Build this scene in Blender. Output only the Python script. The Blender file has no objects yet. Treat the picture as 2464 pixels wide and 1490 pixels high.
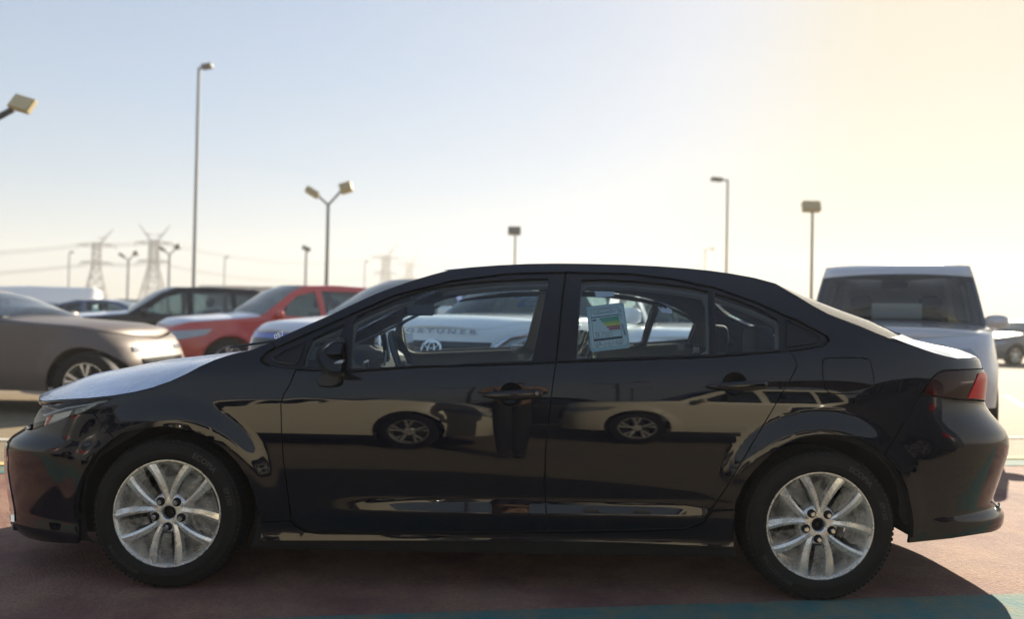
import bpy, bmesh, math, random
import numpy as np
from mathutils import Vector, Matrix
from mathutils.geometry import delaunay_2d_cdt
random.seed(7); np.random.seed(7)
sc = bpy.context.scene
C = sc.collection
R = math.radians
PI = math.pi

# ------------------------------------------------------------------ camera
H = 1.15; FPX = 1772.0; ROLL = R(1.09); PITCH = R(0.743)
_c, _s, _cp, _sp = math.cos(ROLL), math.sin(ROLL), math.cos(PITCH), math.sin(PITCH)
_up0 = Vector((0, -_sp, _cp)); FWD = Vector((0, _cp, _sp))
RIGHT = _c*Vector((1, 0, 0)) + _s*_up0
UP = -_s*Vector((1, 0, 0)) + _c*_up0
cam_d = bpy.data.cameras.new('camera'); cam = bpy.data.objects.new('camera', cam_d); C.objects.link(cam)
m = Matrix((RIGHT, UP, -FWD)).transposed().to_4x4(); m.translation = Vector((0, 0, H))
cam.matrix_world = m
cam_d.sensor_width = 36; cam_d.lens = FPX/2464*36; cam_d.clip_start = 0.02; cam_d.clip_end = 3000
cam_d.dof.use_dof = True; cam_d.dof.focus_distance = 3.25; cam_d.dof.aperture_fstop = 1.25
sc.camera = cam
# ------------------------------------------------------------------ light
SUN_EL, SUN_AZ = 25.0, 31.0       # azimuth measured from +Y towards +X
world = bpy.data.worlds.new('World'); sc.world = world; world.use_nodes = True
nt = world.node_tree
sky = nt.nodes.new('ShaderNodeTexSky'); sky.sky_type = 'NISHITA'; sky.sun_disc = False
sky.sun_elevation = R(SUN_EL); sky.sun_rotation = R(SUN_AZ)
sky.altitude = 0; sky.air_density = 1.0; sky.dust_density = 0.7; sky.ozone_density = 1.0
bg = nt.nodes['Background']; bg.inputs[1].default_value = 0.12
# dusty air evens the sky out: c/(1+k c), half per channel and half by brightness, the same in every direction
def vm(op, a, b):
    n = nt.nodes.new('ShaderNodeVectorMath'); n.operation = op
    for i, v in enumerate((a, b)):
        if isinstance(v, tuple): n.inputs[i].default_value = v
        elif v is not None: nt.links.new(v, n.inputs[i])
    return n.outputs['Value'] if op == 'DOT_PRODUCT' else n.outputs['Vector']
_K = 0.37; _c0 = sky.outputs[0]
_pc = vm('DIVIDE', _c0, vm('ADD', vm('MULTIPLY', _c0, (_K,)*3), (1, 1, 1)))
_L = vm('DOT_PRODUCT', _c0, (.25, .6, .15))
_cmb = nt.nodes.new('ShaderNodeCombineXYZ'); [nt.links.new(_L, _cmb.inputs[i]) for i in range(3)]
_lc = vm('DIVIDE', _c0, vm('ADD', vm('MULTIPLY', _cmb.outputs[0], (_K,)*3), (1, 1, 1)))
_sk = vm('ADD', vm('MULTIPLY', _pc, (.46, .53, .66)), vm('MULTIPLY', _lc, (.50, .49, .46)))
_tc = nt.nodes.new('ShaderNodeTexCoord'); _mp = nt.nodes.new('ShaderNodeMapping'); _mp.inputs['Scale'].default_value = (1.6, 1.6, 7); _mp.inputs['Rotation'].default_value = (.12, .25, 0)
nt.links.new(_tc.outputs['Generated'], _mp.inputs[0]); _nz = nt.nodes.new('ShaderNodeTexNoise'); _nz.inputs['Scale'].default_value = 2.2; _nz.inputs['Detail'].default_value = 7; _nz.inputs['Roughness'].default_value = .6
nt.links.new(_mp.outputs[0], _nz.inputs['Vector']); _mr = nt.nodes.new('ShaderNodeMapRange'); _mr.inputs[1].default_value = .3; _mr.inputs[2].default_value = .7; _mr.inputs[3].default_value = 0; _mr.inputs[4].default_value = .16
nt.links.new(_nz.outputs[0], _mr.inputs[0]); _mx = nt.nodes.new('ShaderNodeMix'); _mx.data_type = 'RGBA'; nt.links.new(_mr.outputs[0], _mx.inputs[0]); nt.links.new(_sk, _mx.inputs[6])
_vl = vm('DIVIDE', vm('MULTIPLY', _cmb.outputs[0], (1.15, 1.15, 1.13)), vm('ADD', vm('MULTIPLY', _cmb.outputs[0], (_K,)*3), (1, 1, 1)))
nt.links.new(_vl, _mx.inputs[7])
_gr = nt.nodes.new('ShaderNodeMapRange'); _gr.interpolation_type = 'SMOOTHSTEP'; _gr.inputs[1].default_value = 8; _gr.inputs[2].default_value = 17; nt.links.new(_L, _gr.inputs[0])
_gm = nt.nodes.new('ShaderNodeMix'); _gm.data_type = 'RGBA'; _gm.inputs[6].default_value = (1, 1, 1, 1); _gm.inputs[7].default_value = (1.0, .92, .72, 1); nt.links.new(_gr.outputs[0], _gm.inputs[0])
nt.links.new(vm('MULTIPLY', _mx.outputs[2], _gm.outputs[2]), bg.inputs[0])
sun_d = bpy.data.lights.new('sun', 'SUN'); sun = bpy.data.objects.new('sun', sun_d); C.objects.link(sun)
sun_d.energy = 4.8; sun_d.angle = R(0.5); sun_d.color = (1.0, 0.87, 0.68)
_d = Vector((math.sin(R(SUN_AZ))*math.cos(R(SUN_EL)), math.cos(R(SUN_AZ))*math.cos(R(SUN_EL)), math.sin(R(SUN_EL))))
sun.rotation_euler = _d.to_track_quat('Z', 'Y').to_euler(); sun.location = (5, 20, 12)
sc.view_settings.view_transform = 'Standard'; sc.view_settings.look = 'None'
sc.view_settings.exposure = 1.5; sc.view_settings.gamma = 1.0; sc.view_settings.use_curve_mapping = False
sc.render.engine = 'CYCLES'
cy = sc.cycles
cy.use_denoising = True; cy.max_bounces = 10; cy.transparent_max_bounces = 24
cy.caustics_reflective = False; cy.caustics_refractive = False; cy.sample_clamp_indirect = 6

# ------------------------------------------------------------------ projection helpers
def ray(px, py):
    d = FWD*FPX + RIGHT*(px-1232) + UP*(745-py)
    return d/d.y
def at(px, py, Y):
    d = ray(px, py); return Vector((0, 0, H)) + d*Y
def gnd(px, py):
    d = ray(px, py); t = -H/d.z; return Vector((0, 0, H)) + d*t
def itp(tab, v):
    if v <= tab[0][0]: return tab[0][1]
    for (a, b), (c, d) in zip(tab, tab[1:]):
        if v <= c: return b+(d-b)*(v-a)/(c-a)
    return tab[-1][1]
def sst(a, b, v):
    t = min(1, max(0, (v-a)/(b-a))); return t*t*(3-2*t)
def sp(t, k): return 0.5*(t+math.sqrt(t*t+k*k))

# ------------------------------------------------------------------ materials
MATS = {}
def mat(name, col, rough=0.5, metal=0.0, coat=0.0, coat_rough=0.03, spec=0.5, alpha=1.0, emit=None, noise=None, bump=None, ior=1.5, coat_ior=1.5, rnoise=None):
    """noise=(scale, colour2, contrast) mixes a second own colour; bump=(scale, strength)"""
    if name in MATS: return MATS[name]
    m = bpy.data.materials.new(name); m.use_nodes = True; t = m.node_tree; b = t.nodes['Principled BSDF']
    b.inputs['Base Color'].default_value = (*col, 1); b.inputs['Roughness'].default_value = rough
    b.inputs['Metallic'].default_value = metal; b.inputs['Coat Weight'].default_value = coat
    b.inputs['Coat Roughness'].default_value = coat_rough; b.inputs['Coat IOR'].default_value = coat_ior
    b.inputs['Specular IOR Level'].default_value = spec; b.inputs['IOR'].default_value = ior
    b.inputs['Alpha'].default_value = alpha
    tc = t.nodes.new('ShaderNodeTexCoord')
    if noise:
        n = t.nodes.new('ShaderNodeTexNoise'); n.inputs['Scale'].default_value = noise[0]; n.inputs['Detail'].default_value = 6
        t.links.new(tc.outputs['Object'], n.inputs['Vector'])
        r = t.nodes.new('ShaderNodeMapRange'); r.inputs[1].default_value = 0.5-noise[2]; r.inputs[2].default_value = 0.5+noise[2]
        t.links.new(n.outputs[0], r.inputs[0])
        x = t.nodes.new('ShaderNodeMix'); x.data_type = 'RGBA'
        x.inputs[6].default_value = (*col, 1); x.inputs[7].default_value = (*noise[1], 1)
        t.links.new(r.outputs[0], x.inputs[0]); t.links.new(x.outputs[2], b.inputs['Base Color'])
    if rnoise:
        n = t.nodes.new('ShaderNodeTexNoise'); n.inputs['Scale'].default_value = rnoise[0]; n.inputs['Detail'].default_value = 5
        t.links.new(tc.outputs['Object'], n.inputs['Vector'])
        r = t.nodes.new('ShaderNodeMapRange'); r.inputs[1].default_value = 0.35; r.inputs[2].default_value = 0.7
        r.inputs[3].default_value = rnoise[1]; r.inputs[4].default_value = rnoise[2]
        t.links.new(n.outputs[0], r.inputs[0]); t.links.new(r.outputs[0], b.inputs['Roughness'])
    if bump:
        n = t.nodes.new('ShaderNodeTexNoise'); n.inputs['Scale'].default_value = bump[0]; n.inputs['Detail'].default_value = 6
        t.links.new(tc.outputs['Object'], n.inputs['Vector'])
        bp = t.nodes.new('ShaderNodeBump'); bp.inputs['Strength'].default_value = bump[1]; bp.inputs['Distance'].default_value = 0.01
        t.links.new(n.outputs[0], bp.inputs['Height']); t.links.new(bp.outputs[0], b.inputs['Normal'])
    if emit:
        b.inputs['Emission Color'].default_value = (*emit, 1); b.inputs['Emission Strength'].default_value = 1
    MATS[name] = m; return m
def glass(name, tint, refl=1.0, ior=1.5, haze=0.0, hazecol=(.5, .5, .5), rough=0.0):
    """a thin pane: straight-through tinted light plus a Fresnel mirror and a little dust"""
    if name in MATS: return MATS[name]
    m = bpy.data.materials.new(name); m.use_nodes = True; t = m.node_tree
    t.nodes.remove(t.nodes['Principled BSDF']); out = t.nodes['Material Output']
    tr = t.nodes.new('ShaderNodeBsdfTransparent'); tr.inputs[0].default_value = (*tint, 1)
    gl = t.nodes.new('ShaderNodeBsdfGlossy'); gl.inputs['Roughness'].default_value = rough; gl.inputs[0].default_value = (refl,)*3+(1,)
    fr = t.nodes.new('ShaderNodeFresnel'); fr.inputs[0].default_value = ior
    mx = t.nodes.new('ShaderNodeMixShader'); t.links.new(fr.outputs[0], mx.inputs[0])
    t.links.new(tr.outputs[0], mx.inputs[1]); t.links.new(gl.outputs[0], mx.inputs[2])
    last = mx
    if haze:
        df = t.nodes.new('ShaderNodeBsdfDiffuse'); df.inputs[0].default_value = (*hazecol, 1)
        n = t.nodes.new('ShaderNodeTexNoise'); n.inputs['Scale'].default_value = 14; n.inputs['Detail'].default_value = 8
        tc = t.nodes.new('ShaderNodeTexCoord'); t.links.new(tc.outputs['Object'], n.inputs['Vector'])
        r = t.nodes.new('ShaderNodeMapRange'); r.inputs[1].default_value = .3; r.inputs[2].default_value = .75
        r.inputs[3].default_value = haze*.45; r.inputs[4].default_value = haze*1.5; t.links.new(n.outputs[0], r.inputs[0])
        m2 = t.nodes.new('ShaderNodeMixShader'); t.links.new(r.outputs[0], m2.inputs[0])
        t.links.new(mx.outputs[0], m2.inputs[1]); t.links.new(df.outputs[0], m2.inputs[2]); last = m2
    t.links.new(last.outputs[0], out.inputs[0]); MATS[name] = m; return m

PAINT = mat('black_paint', (.0012, .0022, .0075), .4, 0, 1.0, .012, .0, coat_ior=1.45, noise=(3, (.003, .004, .009), .25), ior=1.5)
GLOSSK = mat('gloss_black_trim', (.004, .005, .007), .3, 0, .7, .05, spec=.1)
SATINK = mat('satin_black', (.006, .007, .011), .38, spec=.3)
RUBBER = mat('tyre_rubber', (.0055, .0055, .006), .62, spec=.25, bump=(220, .25), noise=(18, (.009, .0085, .008), .2))
PLASTK = mat('textured_plastic', (.045, .043, .042), .6, bump=(500, .5))
DARK = mat('dark_underside', (.006, .006, .006), .9)
CHROME = mat('chrome', (.75, .76, .78), .08, 1.0)
ALLOY = mat('alloy', (.80, .78, .72), .24, .65, rnoise=(30, .2, .42))

STEEL = mat('brake_steel', (.07, .068, .065), .4, .7, noise=(40, (.03, .03, .028), .2))
TRIMB = mat('beige_trim', (.22, .21, .185), .8, noise=(60, (.19, .18, .16), .3), bump=(300, .15))
TRIMG = mat('grey_trim', (.12, .14, .15), .7, bump=(300, .15))
DASH = mat('dash_black', (.018, .022, .028), .55, bump=(400, .2))
SEATB = mat('seat_beige', (.33, .31, .26), .8, bump=(250, .2))
SEATK = mat('seat_black', (.02, .024, .03), .7, bump=(250, .2))
FILMW = mat('sky_tinted_film', (.27, .37, .56), .25, 0, .5, .12, noise=(3.5, (.22, .31, .50), .2), bump=(7, .35), rnoise=(6, .18, .42))  # blue of the reflected sky is put into the film's base colour
FILMC2 = mat('white_car_film', (.60, .63, .70), .3, 0, .5, .12, bump=(5, .2))
WIN = glass('window_glass', (.90, .97, .98), 1.0, 1.42, .012, (.45, .6, .7))
WINR = glass('rear_glass', (.80, .84, .86), 1.0, 1.5)
LENS = glass('clear_lens', (.92, .94, .95), 1.0, 1.32)
PAPER = mat('paper', (.8, .82, .84), .6)
INK = mat('ink', (.02, .03, .05), .6)

# ------------------------------------------------------------------ object helpers
def tag(o, label=None, cat=None, group=None, kind=None):
    if label: o['label'] = label
    if cat: o['category'] = cat
    if group: o['group'] = group
    if kind: o['kind'] = kind
    return o
def empty(name, loc=(0, 0, 0), rz=0):
    o = bpy.data.objects.new(name, None); C.objects.link(o); o.location = loc; o.rotation_euler = (0, 0, rz)
    o.empty_display_size = .1; return o
def link(name, me, parent=None):
    o = bpy.data.objects.new(name, me); C.objects.link(o)
    if parent: o.parent = parent
    return o
class MB:
    """collects verts and faces for ONE mesh"""
    def __init__(s): s.v = []; s.f = []; s.mi = []; s.ns = None
    def add(s, vs, fs, mi=0):
        k = len(s.v); s.v += [tuple(v) for v in vs]
        s.f += [tuple(i+k for i in f) for f in fs]; s.mi += [mi]*len(fs); return s
    def box(s, c, d, rot=None, mi=0):
        M = rot.to_matrix() if rot is not None and not isinstance(rot, Matrix) else rot
        vs = []
        for z in (-.5, .5):
            for y in (-.5, .5):
                for x in (-.5, .5):
                    p = Vector((x*d[0], y*d[1], z*d[2]))
                    if M is not None: p = M @ p
                    vs.append(p+Vector(c))
        return s.add(vs, [(0, 2, 3, 1), (4, 5, 7, 6), (0, 1, 5, 4), (2, 6, 7, 3), (0, 4, 6, 2), (1, 3, 7, 5)], mi)
    def tube(s, pts, rads, n=10, cap=True, mi=0, sq=None):
        pts = [Vector(p) for p in pts]
        if not isinstance(rads, list): rads = [rads]*len(pts)
        k = len(s.v); t0 = (pts[1]-pts[0]).normalized()
        a = Vector((0, 0, 1)) if abs(t0.z) < .9 else Vector((1, 0, 0)); u = t0.cross(a).normalized()
        vs = []; fs = []
        for i, p in enumerate(pts):
            t = ((pts[min(i+1, len(pts)-1)]-pts[max(i-1, 0)])).normalized()
            u = (u - t*u.dot(t)).normalized(); w = t.cross(u)
            r = rads[i]; ru, rw = r if hasattr(r, '__len__') else (r, r)
            for j in range(n):
                th = 2*PI*j/n; vs.append(p+u*math.cos(th)*ru+w*math.sin(th)*rw)
        for i in range(len(pts)-1):
            for j in range(n):
                fs.append((i*n+j, i*n+(j+1) % n, (i+1)*n+(j+1) % n, (i+1)*n+j))
        if cap: fs.append(tuple(range(n))[::-1]); fs.append(tuple((len(pts)-1)*n+j for j in range(n)))
        return s.add(vs, fs, mi)
    def lathe(s, prof, n=48, axis='Y', c=(0, 0, 0), mi=0, closed=False, a0=0, a1=2*PI):
        """prof: (radius, along) pairs"""
        full = abs(a1-a0-2*PI) < 1e-6; m = n if full else n+1; vs = []
        for r, y in prof:
            for j in range(m):
                th = a0+(a1-a0)*j/n
                if axis == 'Y': p = (r*math.sin(th), y, r*math.cos(th))
                else: p = (r*math.cos(th), r*math.sin(th), y)
                vs.append((p[0]+c[0], p[1]+c[1], p[2]+c[2]))
        fs = []; q = len(prof)
        for i in range(q if closed else q-1):
            for j in range(n):
                j2 = (j+1) % m if full else j+1; i2 = (i+1) % q
                fs.append((i*m+j, i*m+j2, i2*m+j2, i2*m+j))
        return s.add(vs, fs, mi)
    def grid(s, fn, nu, nv, mi=0, closed_u=False):
        vs = [fn(i/nu, j/nv) for i in range(nu+(0 if closed_u else 1)) for j in range(nv+1)]
        q = nv+1; fs = []
        for i in range(nu):
            i2 = (i+1) % nu if closed_u else i+1
            for j in range(nv): fs.append((i*q+j, i2*q+j, i2*q+j+1, i*q+j+1))
        return s.add(vs, fs, mi)
    def prism(s, poly, M, depth, mi=0):
        """poly 2D (u,v) placed by function M(u,v,d); depth extruded"""
        n = len(poly); vs = [M(u, v, 0) for u, v in poly]+[M(u, v, depth) for u, v in poly]
        fs = [tuple(range(n)), tuple(range(n, 2*n))[::-1]]+[(i, i+n, (i+1) % n+n, (i+1) % n) for i in range(n)]
        return s.add(vs, fs, mi)
    def build(s, name, mats, parent=None, smooth=True, angle=35, bevel=0, sub=0):
        me = bpy.data.meshes.new(name); me.from_pydata(s.v, [], s.f)
        if not isinstance(mats, (list, tuple)): mats = [mats]
        for mm in mats: me.materials.append(mm)
        me.polygons.foreach_set('material_index', s.mi)
        b = bmesh.new(); b.from_mesh(me); bmesh.ops.remove_doubles(b, verts=b.verts, dist=1e-6)
        bmesh.ops.recalc_face_normals(b, faces=b.faces); b.to_mesh(me); b.free()
        if smooth:
            me.polygons.foreach_set('use_smooth', [True]*len(me.polygons)); me.set_sharp_from_angle(angle=R(angle))
        o = link(name, me, parent)
        if bevel:
            md = o.modifiers.new('bevel', 'BEVEL'); md.width = bevel; md.segments = 3; md.limit_method = 'ANGLE'; md.angle_limit = R(30)
            md.harden_normals = False
        if sub: md = o.modifiers.new('sub', 'SUBSURF'); md.levels = sub; md.render_levels = sub
        return o
def text_mesh(body, size, bold=0, align='LEFT'):
    cu = bpy.data.curves.new('tmp', 'FONT'); cu.body = body; cu.size = size; cu.offset = bold; cu.resolution_u = 3
    cu.align_x = align; cu.align_y = 'CENTER' if align == 'CENTER' else 'TOP_BASELINE'
    o = bpy.data.objects.new('tmp', cu); C.objects.link(o); bpy.context.view_layer.update()
    me = bpy.data.meshes.new_from_object(o.evaluated_get(bpy.context.evaluated_depsgraph_get()))
    V = [(v.co.x, v.co.y) for v in me.vertices]; F = [tuple(p.vertices) for p in me.polygons]
    bpy.data.objects.remove(o); bpy.data.curves.remove(cu); bpy.data.meshes.remove(me); return V, F
def text(name, body, size, M, material, parent=None, extrude=.0006, bold=0):
    V, F = text_mesh(body, size, bold, 'CENTER'); g = MB(); g.add([M @ Vector((u, v, extrude)) for u, v in V], F)
    o = g.build(name, material, parent, smooth=False); o['kind'] = 'stuff'; return o
def copy_part(o, parent, **kw):
    c = o.copy(); C.objects.link(c); c.parent = parent; c.matrix_local = o.matrix_local
    for ch in list(o.children): copy_part(ch, c)
    return c

# ------------------------------------------------------------------ car body shape machinery
class Shape:
    """side surface of a car body: s runs along the flank and round the nose and tail, z is height.
       local axes: x along (nose at -x), y = -w (near flank) or +w"""
    def __init__(s, W, xf, xr, xaf, xar, n=3.2, wm=.87):
        s.W, s.xf, s.xr, s.xaf, s.xar, s.n = W, xf, xr, xaf, xar, n
        s.tf = s.table(abs(xf(.5)-xaf), wm); s.tr = s.table(abs(xr(.5)-xar), wm)
        s.smin = xaf-s.tf[0][-1]; s.smax = xar+s.tr[0][-1]
    def table(s, L, wm):
        n = s.n; ph = np.linspace(PI/2, 0, 600)
        a = np.cos(ph)**(2/n); b = np.sin(ph)**(2/n); a[0] = 0; b[-1] = 0
        d = np.sqrt((np.diff(a)*L)**2+(np.diff(b)*wm)**2); l = np.concatenate([[0], np.cumsum(d)])
        return l, a, b
    def xw(s, S, z):
        if S < s.xaf:
            a = float(np.interp(s.xaf-S, s.tf[0], s.tf[1])); b = float(np.interp(s.xaf-S, s.tf[0], s.tf[2]))
            x = s.xaf-a*(s.xaf-s.xf(z)); return x, b*s.W(x, z)
        if S > s.xar:
            a = float(np.interp(S-s.xar, s.tr[0], s.tr[1])); b = float(np.interp(S-s.xar, s.tr[0], s.tr[2]))
            x = s.xar+a*(s.xr(z)-s.xar); return x, b*s.W(x, z)
        return S, s.W(S, z)
    def P(s, S, z, off=0.0):
        x, w = s.xw(S, z); p = Vector((x, -w, z))
        return p if off == 0 else p+s.N(S, z)*off
    def N(s, S, z):
        e = .004
        S1 = min(S+e, s.smax); S0 = max(S-e, s.smin)
        x1, w1 = s.xw(S1, z); x0, w0 = s.xw(S0, z); x3, w3 = s.xw(S, z+e); x2, w2 = s.xw(S, z-e)
        n = Vector((x1-x0, w0-w1, 0)).cross(Vector((x3-x2, w2-w3, 2*e)))
        return n.normalized() if n.length > 1e-12 else Vector((0, -1, 0))
    def s_of(s, x, z):
        if x < s.xaf:
            a = min(1, (s.xaf-x)/(s.xaf-s.xf(z))); return s.xaf-float(np.interp(a, s.tf[1], s.tf[0]))
        if x > s.xar:
            a = min(1, (x-s.xar)/(s.xr(z)-s.xar)); return s.xar+float(np.interp(a, s.tr[1], s.tr[0]))
        return x
    def wsurf(s, x, z):
        if x < s.xaf:
            a = (s.xaf-x)/(s.xaf-s.xf(z))
            if a >= 1: return -(a-1)
            return (1-a**s.n)**(1/s.n)*s.W(x, z)
        if x > s.xar:
            a = (x-s.xar)/(s.xr(z)-s.xar)
            if a >= 1: return -(a-1)
            return (1-a**s.n)**(1/s.n)*s.W(x, z)
        return s.W(x, z)
    def unproj(s, px, py, Yc):
        d = ray(px, py); best = (-9, 0); prev = None; Y = Yc-.95
        f = lambda Y: s.wsurf(d.x*Y, H+d.z*Y)-(Yc-Y)
        while Y < Yc:
            g = f(Y)
            if g >= 0 and prev is not None:
                a, b = prev, Y
                for _ in range(22):
                    q = (a+b)/2
                    if f(q) >= 0: b = q
                    else: a = q
                Y = b; x, z = d.x*Y, H+d.z*Y; return s.s_of(x, z), z
            if g > best[0]: best = (g, Y)
            prev = Y; Y += .02
        Y = best[1]; x, z = d.x*Y, H+d.z*Y
        return s.s_of(x, z), z

def dens(poly, step, closed=True):
    out = []; n = len(poly)
    for i in range(n if closed else n-1):
        a, b = poly[i], poly[(i+1) % n]; L = math.hypot(b[0]-a[0], b[1]-a[1]); k = max(1, int(math.ceil(L/step)))
        for j in range(k): out.append((a[0]+(b[0]-a[0])*j/k, a[1]+(b[1]-a[1])*j/k))
    if not closed: out.append(tuple(poly[-1]))
    return out
def rnd(poly, it=2, keep=None):
    """Chaikin corner rounding of a closed polygon"""
    for _ in range(it):
        o = []; n = len(poly)
        for i in range(n):
            a, b = poly[i], poly[(i+1) % n]
            o.append((a[0]*.75+b[0]*.25, a[1]*.75+b[1]*.25)); o.append((a[0]*.25+b[0]*.75, a[1]*.25+b[1]*.75))
        poly = o
    return poly
def area2(p): return sum(p[i][0]*p[(i+1) % len(p)][1]-p[(i+1) % len(p)][0]*p[i][1] for i in range(len(p)))/2
def inset(poly, d):
    if d == 0: return poly
    n = len(poly); sg = 1 if area2(poly) > 0 else -1; out = []
    for i in range(n):
        a, b, c = poly[i-1], poly[i], poly[(i+1) % n]
        e1 = Vector((b[0]-a[0], b[1]-a[1])); e2 = Vector((c[0]-b[0], c[1]-b[1]))
        if e1.length < 1e-9 or e2.length < 1e-9: out.append(b); continue
        e1.normalize(); e2.normalize(); nn = Vector((-(e1.y+e2.y), e1.x+e2.x))*sg
        if nn.length < 1e-6: out.append(b); continue
        nn.normalize(); k = max(.5, nn.dot(Vector((-e1.y, e1.x))*sg)); out.append((b[0]+nn.x*d/k, b[1]+nn.y*d/k))
    return out
def pip(pts, poly):
    pts = np.asarray(pts); x, y = pts[:, 0], pts[:, 1]; ins = np.zeros(len(pts), bool); P = np.asarray(poly); n = len(P); j = n-1
    for i in range(n):
        xi, yi, xj, yj = P[i, 0], P[i, 1], P[j, 0], P[j, 1]
        if yi != yj: ins ^= ((yi > y) != (yj > y)) & (x < (xj-xi)*(y-yi)/(yj-yi)+xi)
        j = i
    return ins
def fill2d(poly, holes, step):
    """triangulate a polygon with holes in 2D, inner points on a grid; returns verts, tris, loops"""
    loops = [dens(poly, step)]+[dens(h, step) for h in holes]
    A = np.array(loops[0]); x0, y0 = A.min(0); x1, y1 = A.max(0)
    gx, gy = np.meshgrid(np.arange(x0+step*.5, x1, step), np.arange(y0+step*.5, y1, step))
    g = np.column_stack([gx.ravel(), gy.ravel()])
    if len(g):
        g = g[pip(g, loops[0])]
        for h in loops[1:]:
            if len(g): g = g[~pip(g, h)]
        if len(g):
            allb = np.concatenate([np.array(l) for l in loops])
            d = np.min(((g[:, None, :]-allb[None])**2).sum(2), axis=1); g = g[d > (step*.35)**2]
    vs = []; ed = []; lp = []
    for l in loops:
        k = len(vs); vs += l; ed += [(k+i, k+(i+1) % len(l)) for i in range(len(l))]; lp.append(list(range(k, k+len(l))))
    vs += [tuple(p) for p in g]
    r = delaunay_2d_cdt([Vector(v) for v in vs], ed, [], 0, 1e-7)
    V = [(v.x, v.y) for v in r[0]]; T = [tuple(f) for f in r[2]]
    cen = np.array([((V[a][0]+V[b][0]+V[c][0])/3, (V[a][1]+V[b][1]+V[c][1])/3) for a, b, c in T])
    ok = pip(cen, loops[0])
    for h in loops[1:]: ok &= ~pip(cen, h)
    T2 = []
    for t, k in zip(T, ok):
        if k:
            a, b, c = (V[i] for i in t)
            ar = (b[0]-a[0])*(c[1]-a[1])-(b[1]-a[1])*(c[0]-a[0])
            if abs(ar) > 1e-10: T2.append(t if ar > 0 else t[::-1])
    return V, T2
def panel(name, shape, poly, m, parent, holes=(), step=.05, off=0.0, gap=0.0, flange=.014, side='n', smoothn=True):
    """sheet-metal piece of the flank cut to poly (s,z) with a folded edge; side n, f or both in one mesh"""
    V, T = fill2d(inset(poly, gap), [inset(h, -gap) for h in holes], step)
    N = [shape.N(s_, z_) for s_, z_ in V]; P = [shape.P(s_, z_)+n*off for (s_, z_), n in zip(V, N)]
    vs = list(P); fs = list(T); nn = list(N)
    if flange:
        cnt = {}
        for t in T:
            for i in range(3):
                a, b = t[i], t[(i+1) % 3]; cnt[(a, b)] = 1
        for (a, b) in list(cnt):
            if (b, a) not in cnt:
                k = len(vs); e = (P[b]-P[a]); o_ = e.cross(N[a]).normalized() if e.length > 1e-9 else N[a]
                vs += [P[a], P[b], P[b]-N[b]*flange, P[a]-N[a]*flange]; nn += [o_, o_, o_, o_]
                fs.append((k+3, k+2, k+1, k))
    if side == 'f':
        vs = [Vector((p.x, -p.y, p.z)) for p in vs]; nn = [Vector((p.x, -p.y, p.z)) for p in nn]; fs = [f[::-1] for f in fs]
    me = bpy.data.meshes.new(name); me.from_pydata([tuple(v) for v in vs], [], fs); me.materials.append(m)
    me.polygons.foreach_set('use_smooth', [True]*len(me.polygons))
    if smoothn: me.normals_split_custom_set_from_vertices([tuple(n) for n in nn])
    return link(name, me, parent)
def both(name, shape, poly, m, parent, **kw):
    a = panel(name, shape, poly, m, parent, side='n', **kw); b = panel(name, shape, poly, m, parent, side='f', **kw); return a, b
def loft(name, rail, cen, m, parent, off=0.0, nv=10, p=2.2, under=.012, v0=0.0):
    """top skin between the two flank rails through the centre line"""
    g = []
    for (rx, ry, rz), (cx, cz) in zip(rail, cen):
        w = abs(ry); row = []
        for j in range(-nv, nv+1):
            q = j/nv*(1-v0)      # -1..1 ; |q|=1 at the rails
            k = 1-abs(q)**p; row.append(Vector((rx+(cx-rx)*(1-q*q), q*w, rz+(cz-rz)*k)))
        g.append(row)
    nu = len(g); q = 2*nv+1; nrm = []
    for i in range(nu):
        for j in range(q):
            a = g[min(i+1, nu-1)][j]-g[max(i-1, 0)][j]; b = g[i][min(j+1, q-1)]-g[i][max(j-1, 0)]
            n = a.cross(b)
            if n.length < 1e-12: n = Vector((0, 0, 1))
            n.normalize(); n = n if n.z > 0 or abs(n.z) < 1e-4 else -n; nrm.append(n)
    vs = [g[i][j]+nrm[i*q+j]*off for i in range(nu) for j in range(q)]
    fs = [(i*q+j, (i+1)*q+j, (i+1)*q+j+1, i*q+j+1) for i in range(nu-1) for j in range(q-1)]
    me = bpy.data.meshes.new(name); me.from_pydata([tuple(v) for v in vs], [], fs); me.materials.append(m)
    b = bmesh.new(); b.from_mesh(me); bmesh.ops.remove_doubles(b, verts=b.verts, dist=1e-5)
    bmesh.ops.recalc_face_normals(b, faces=b.faces)
    if sum(f.normal.z*f.calc_area() for f in b.faces) < 0: bmesh.ops.reverse_faces(b, faces=b.faces)
    b.to_mesh(me); b.free()
    me.polygons.foreach_set('use_smooth', [True]*len(me.polygons))
    o = link(name, me, parent)
    if under: md = o.modifiers.new('thick', 'SOLIDIFY'); md.thickness = under; md.offset = -1
    return o

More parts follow.
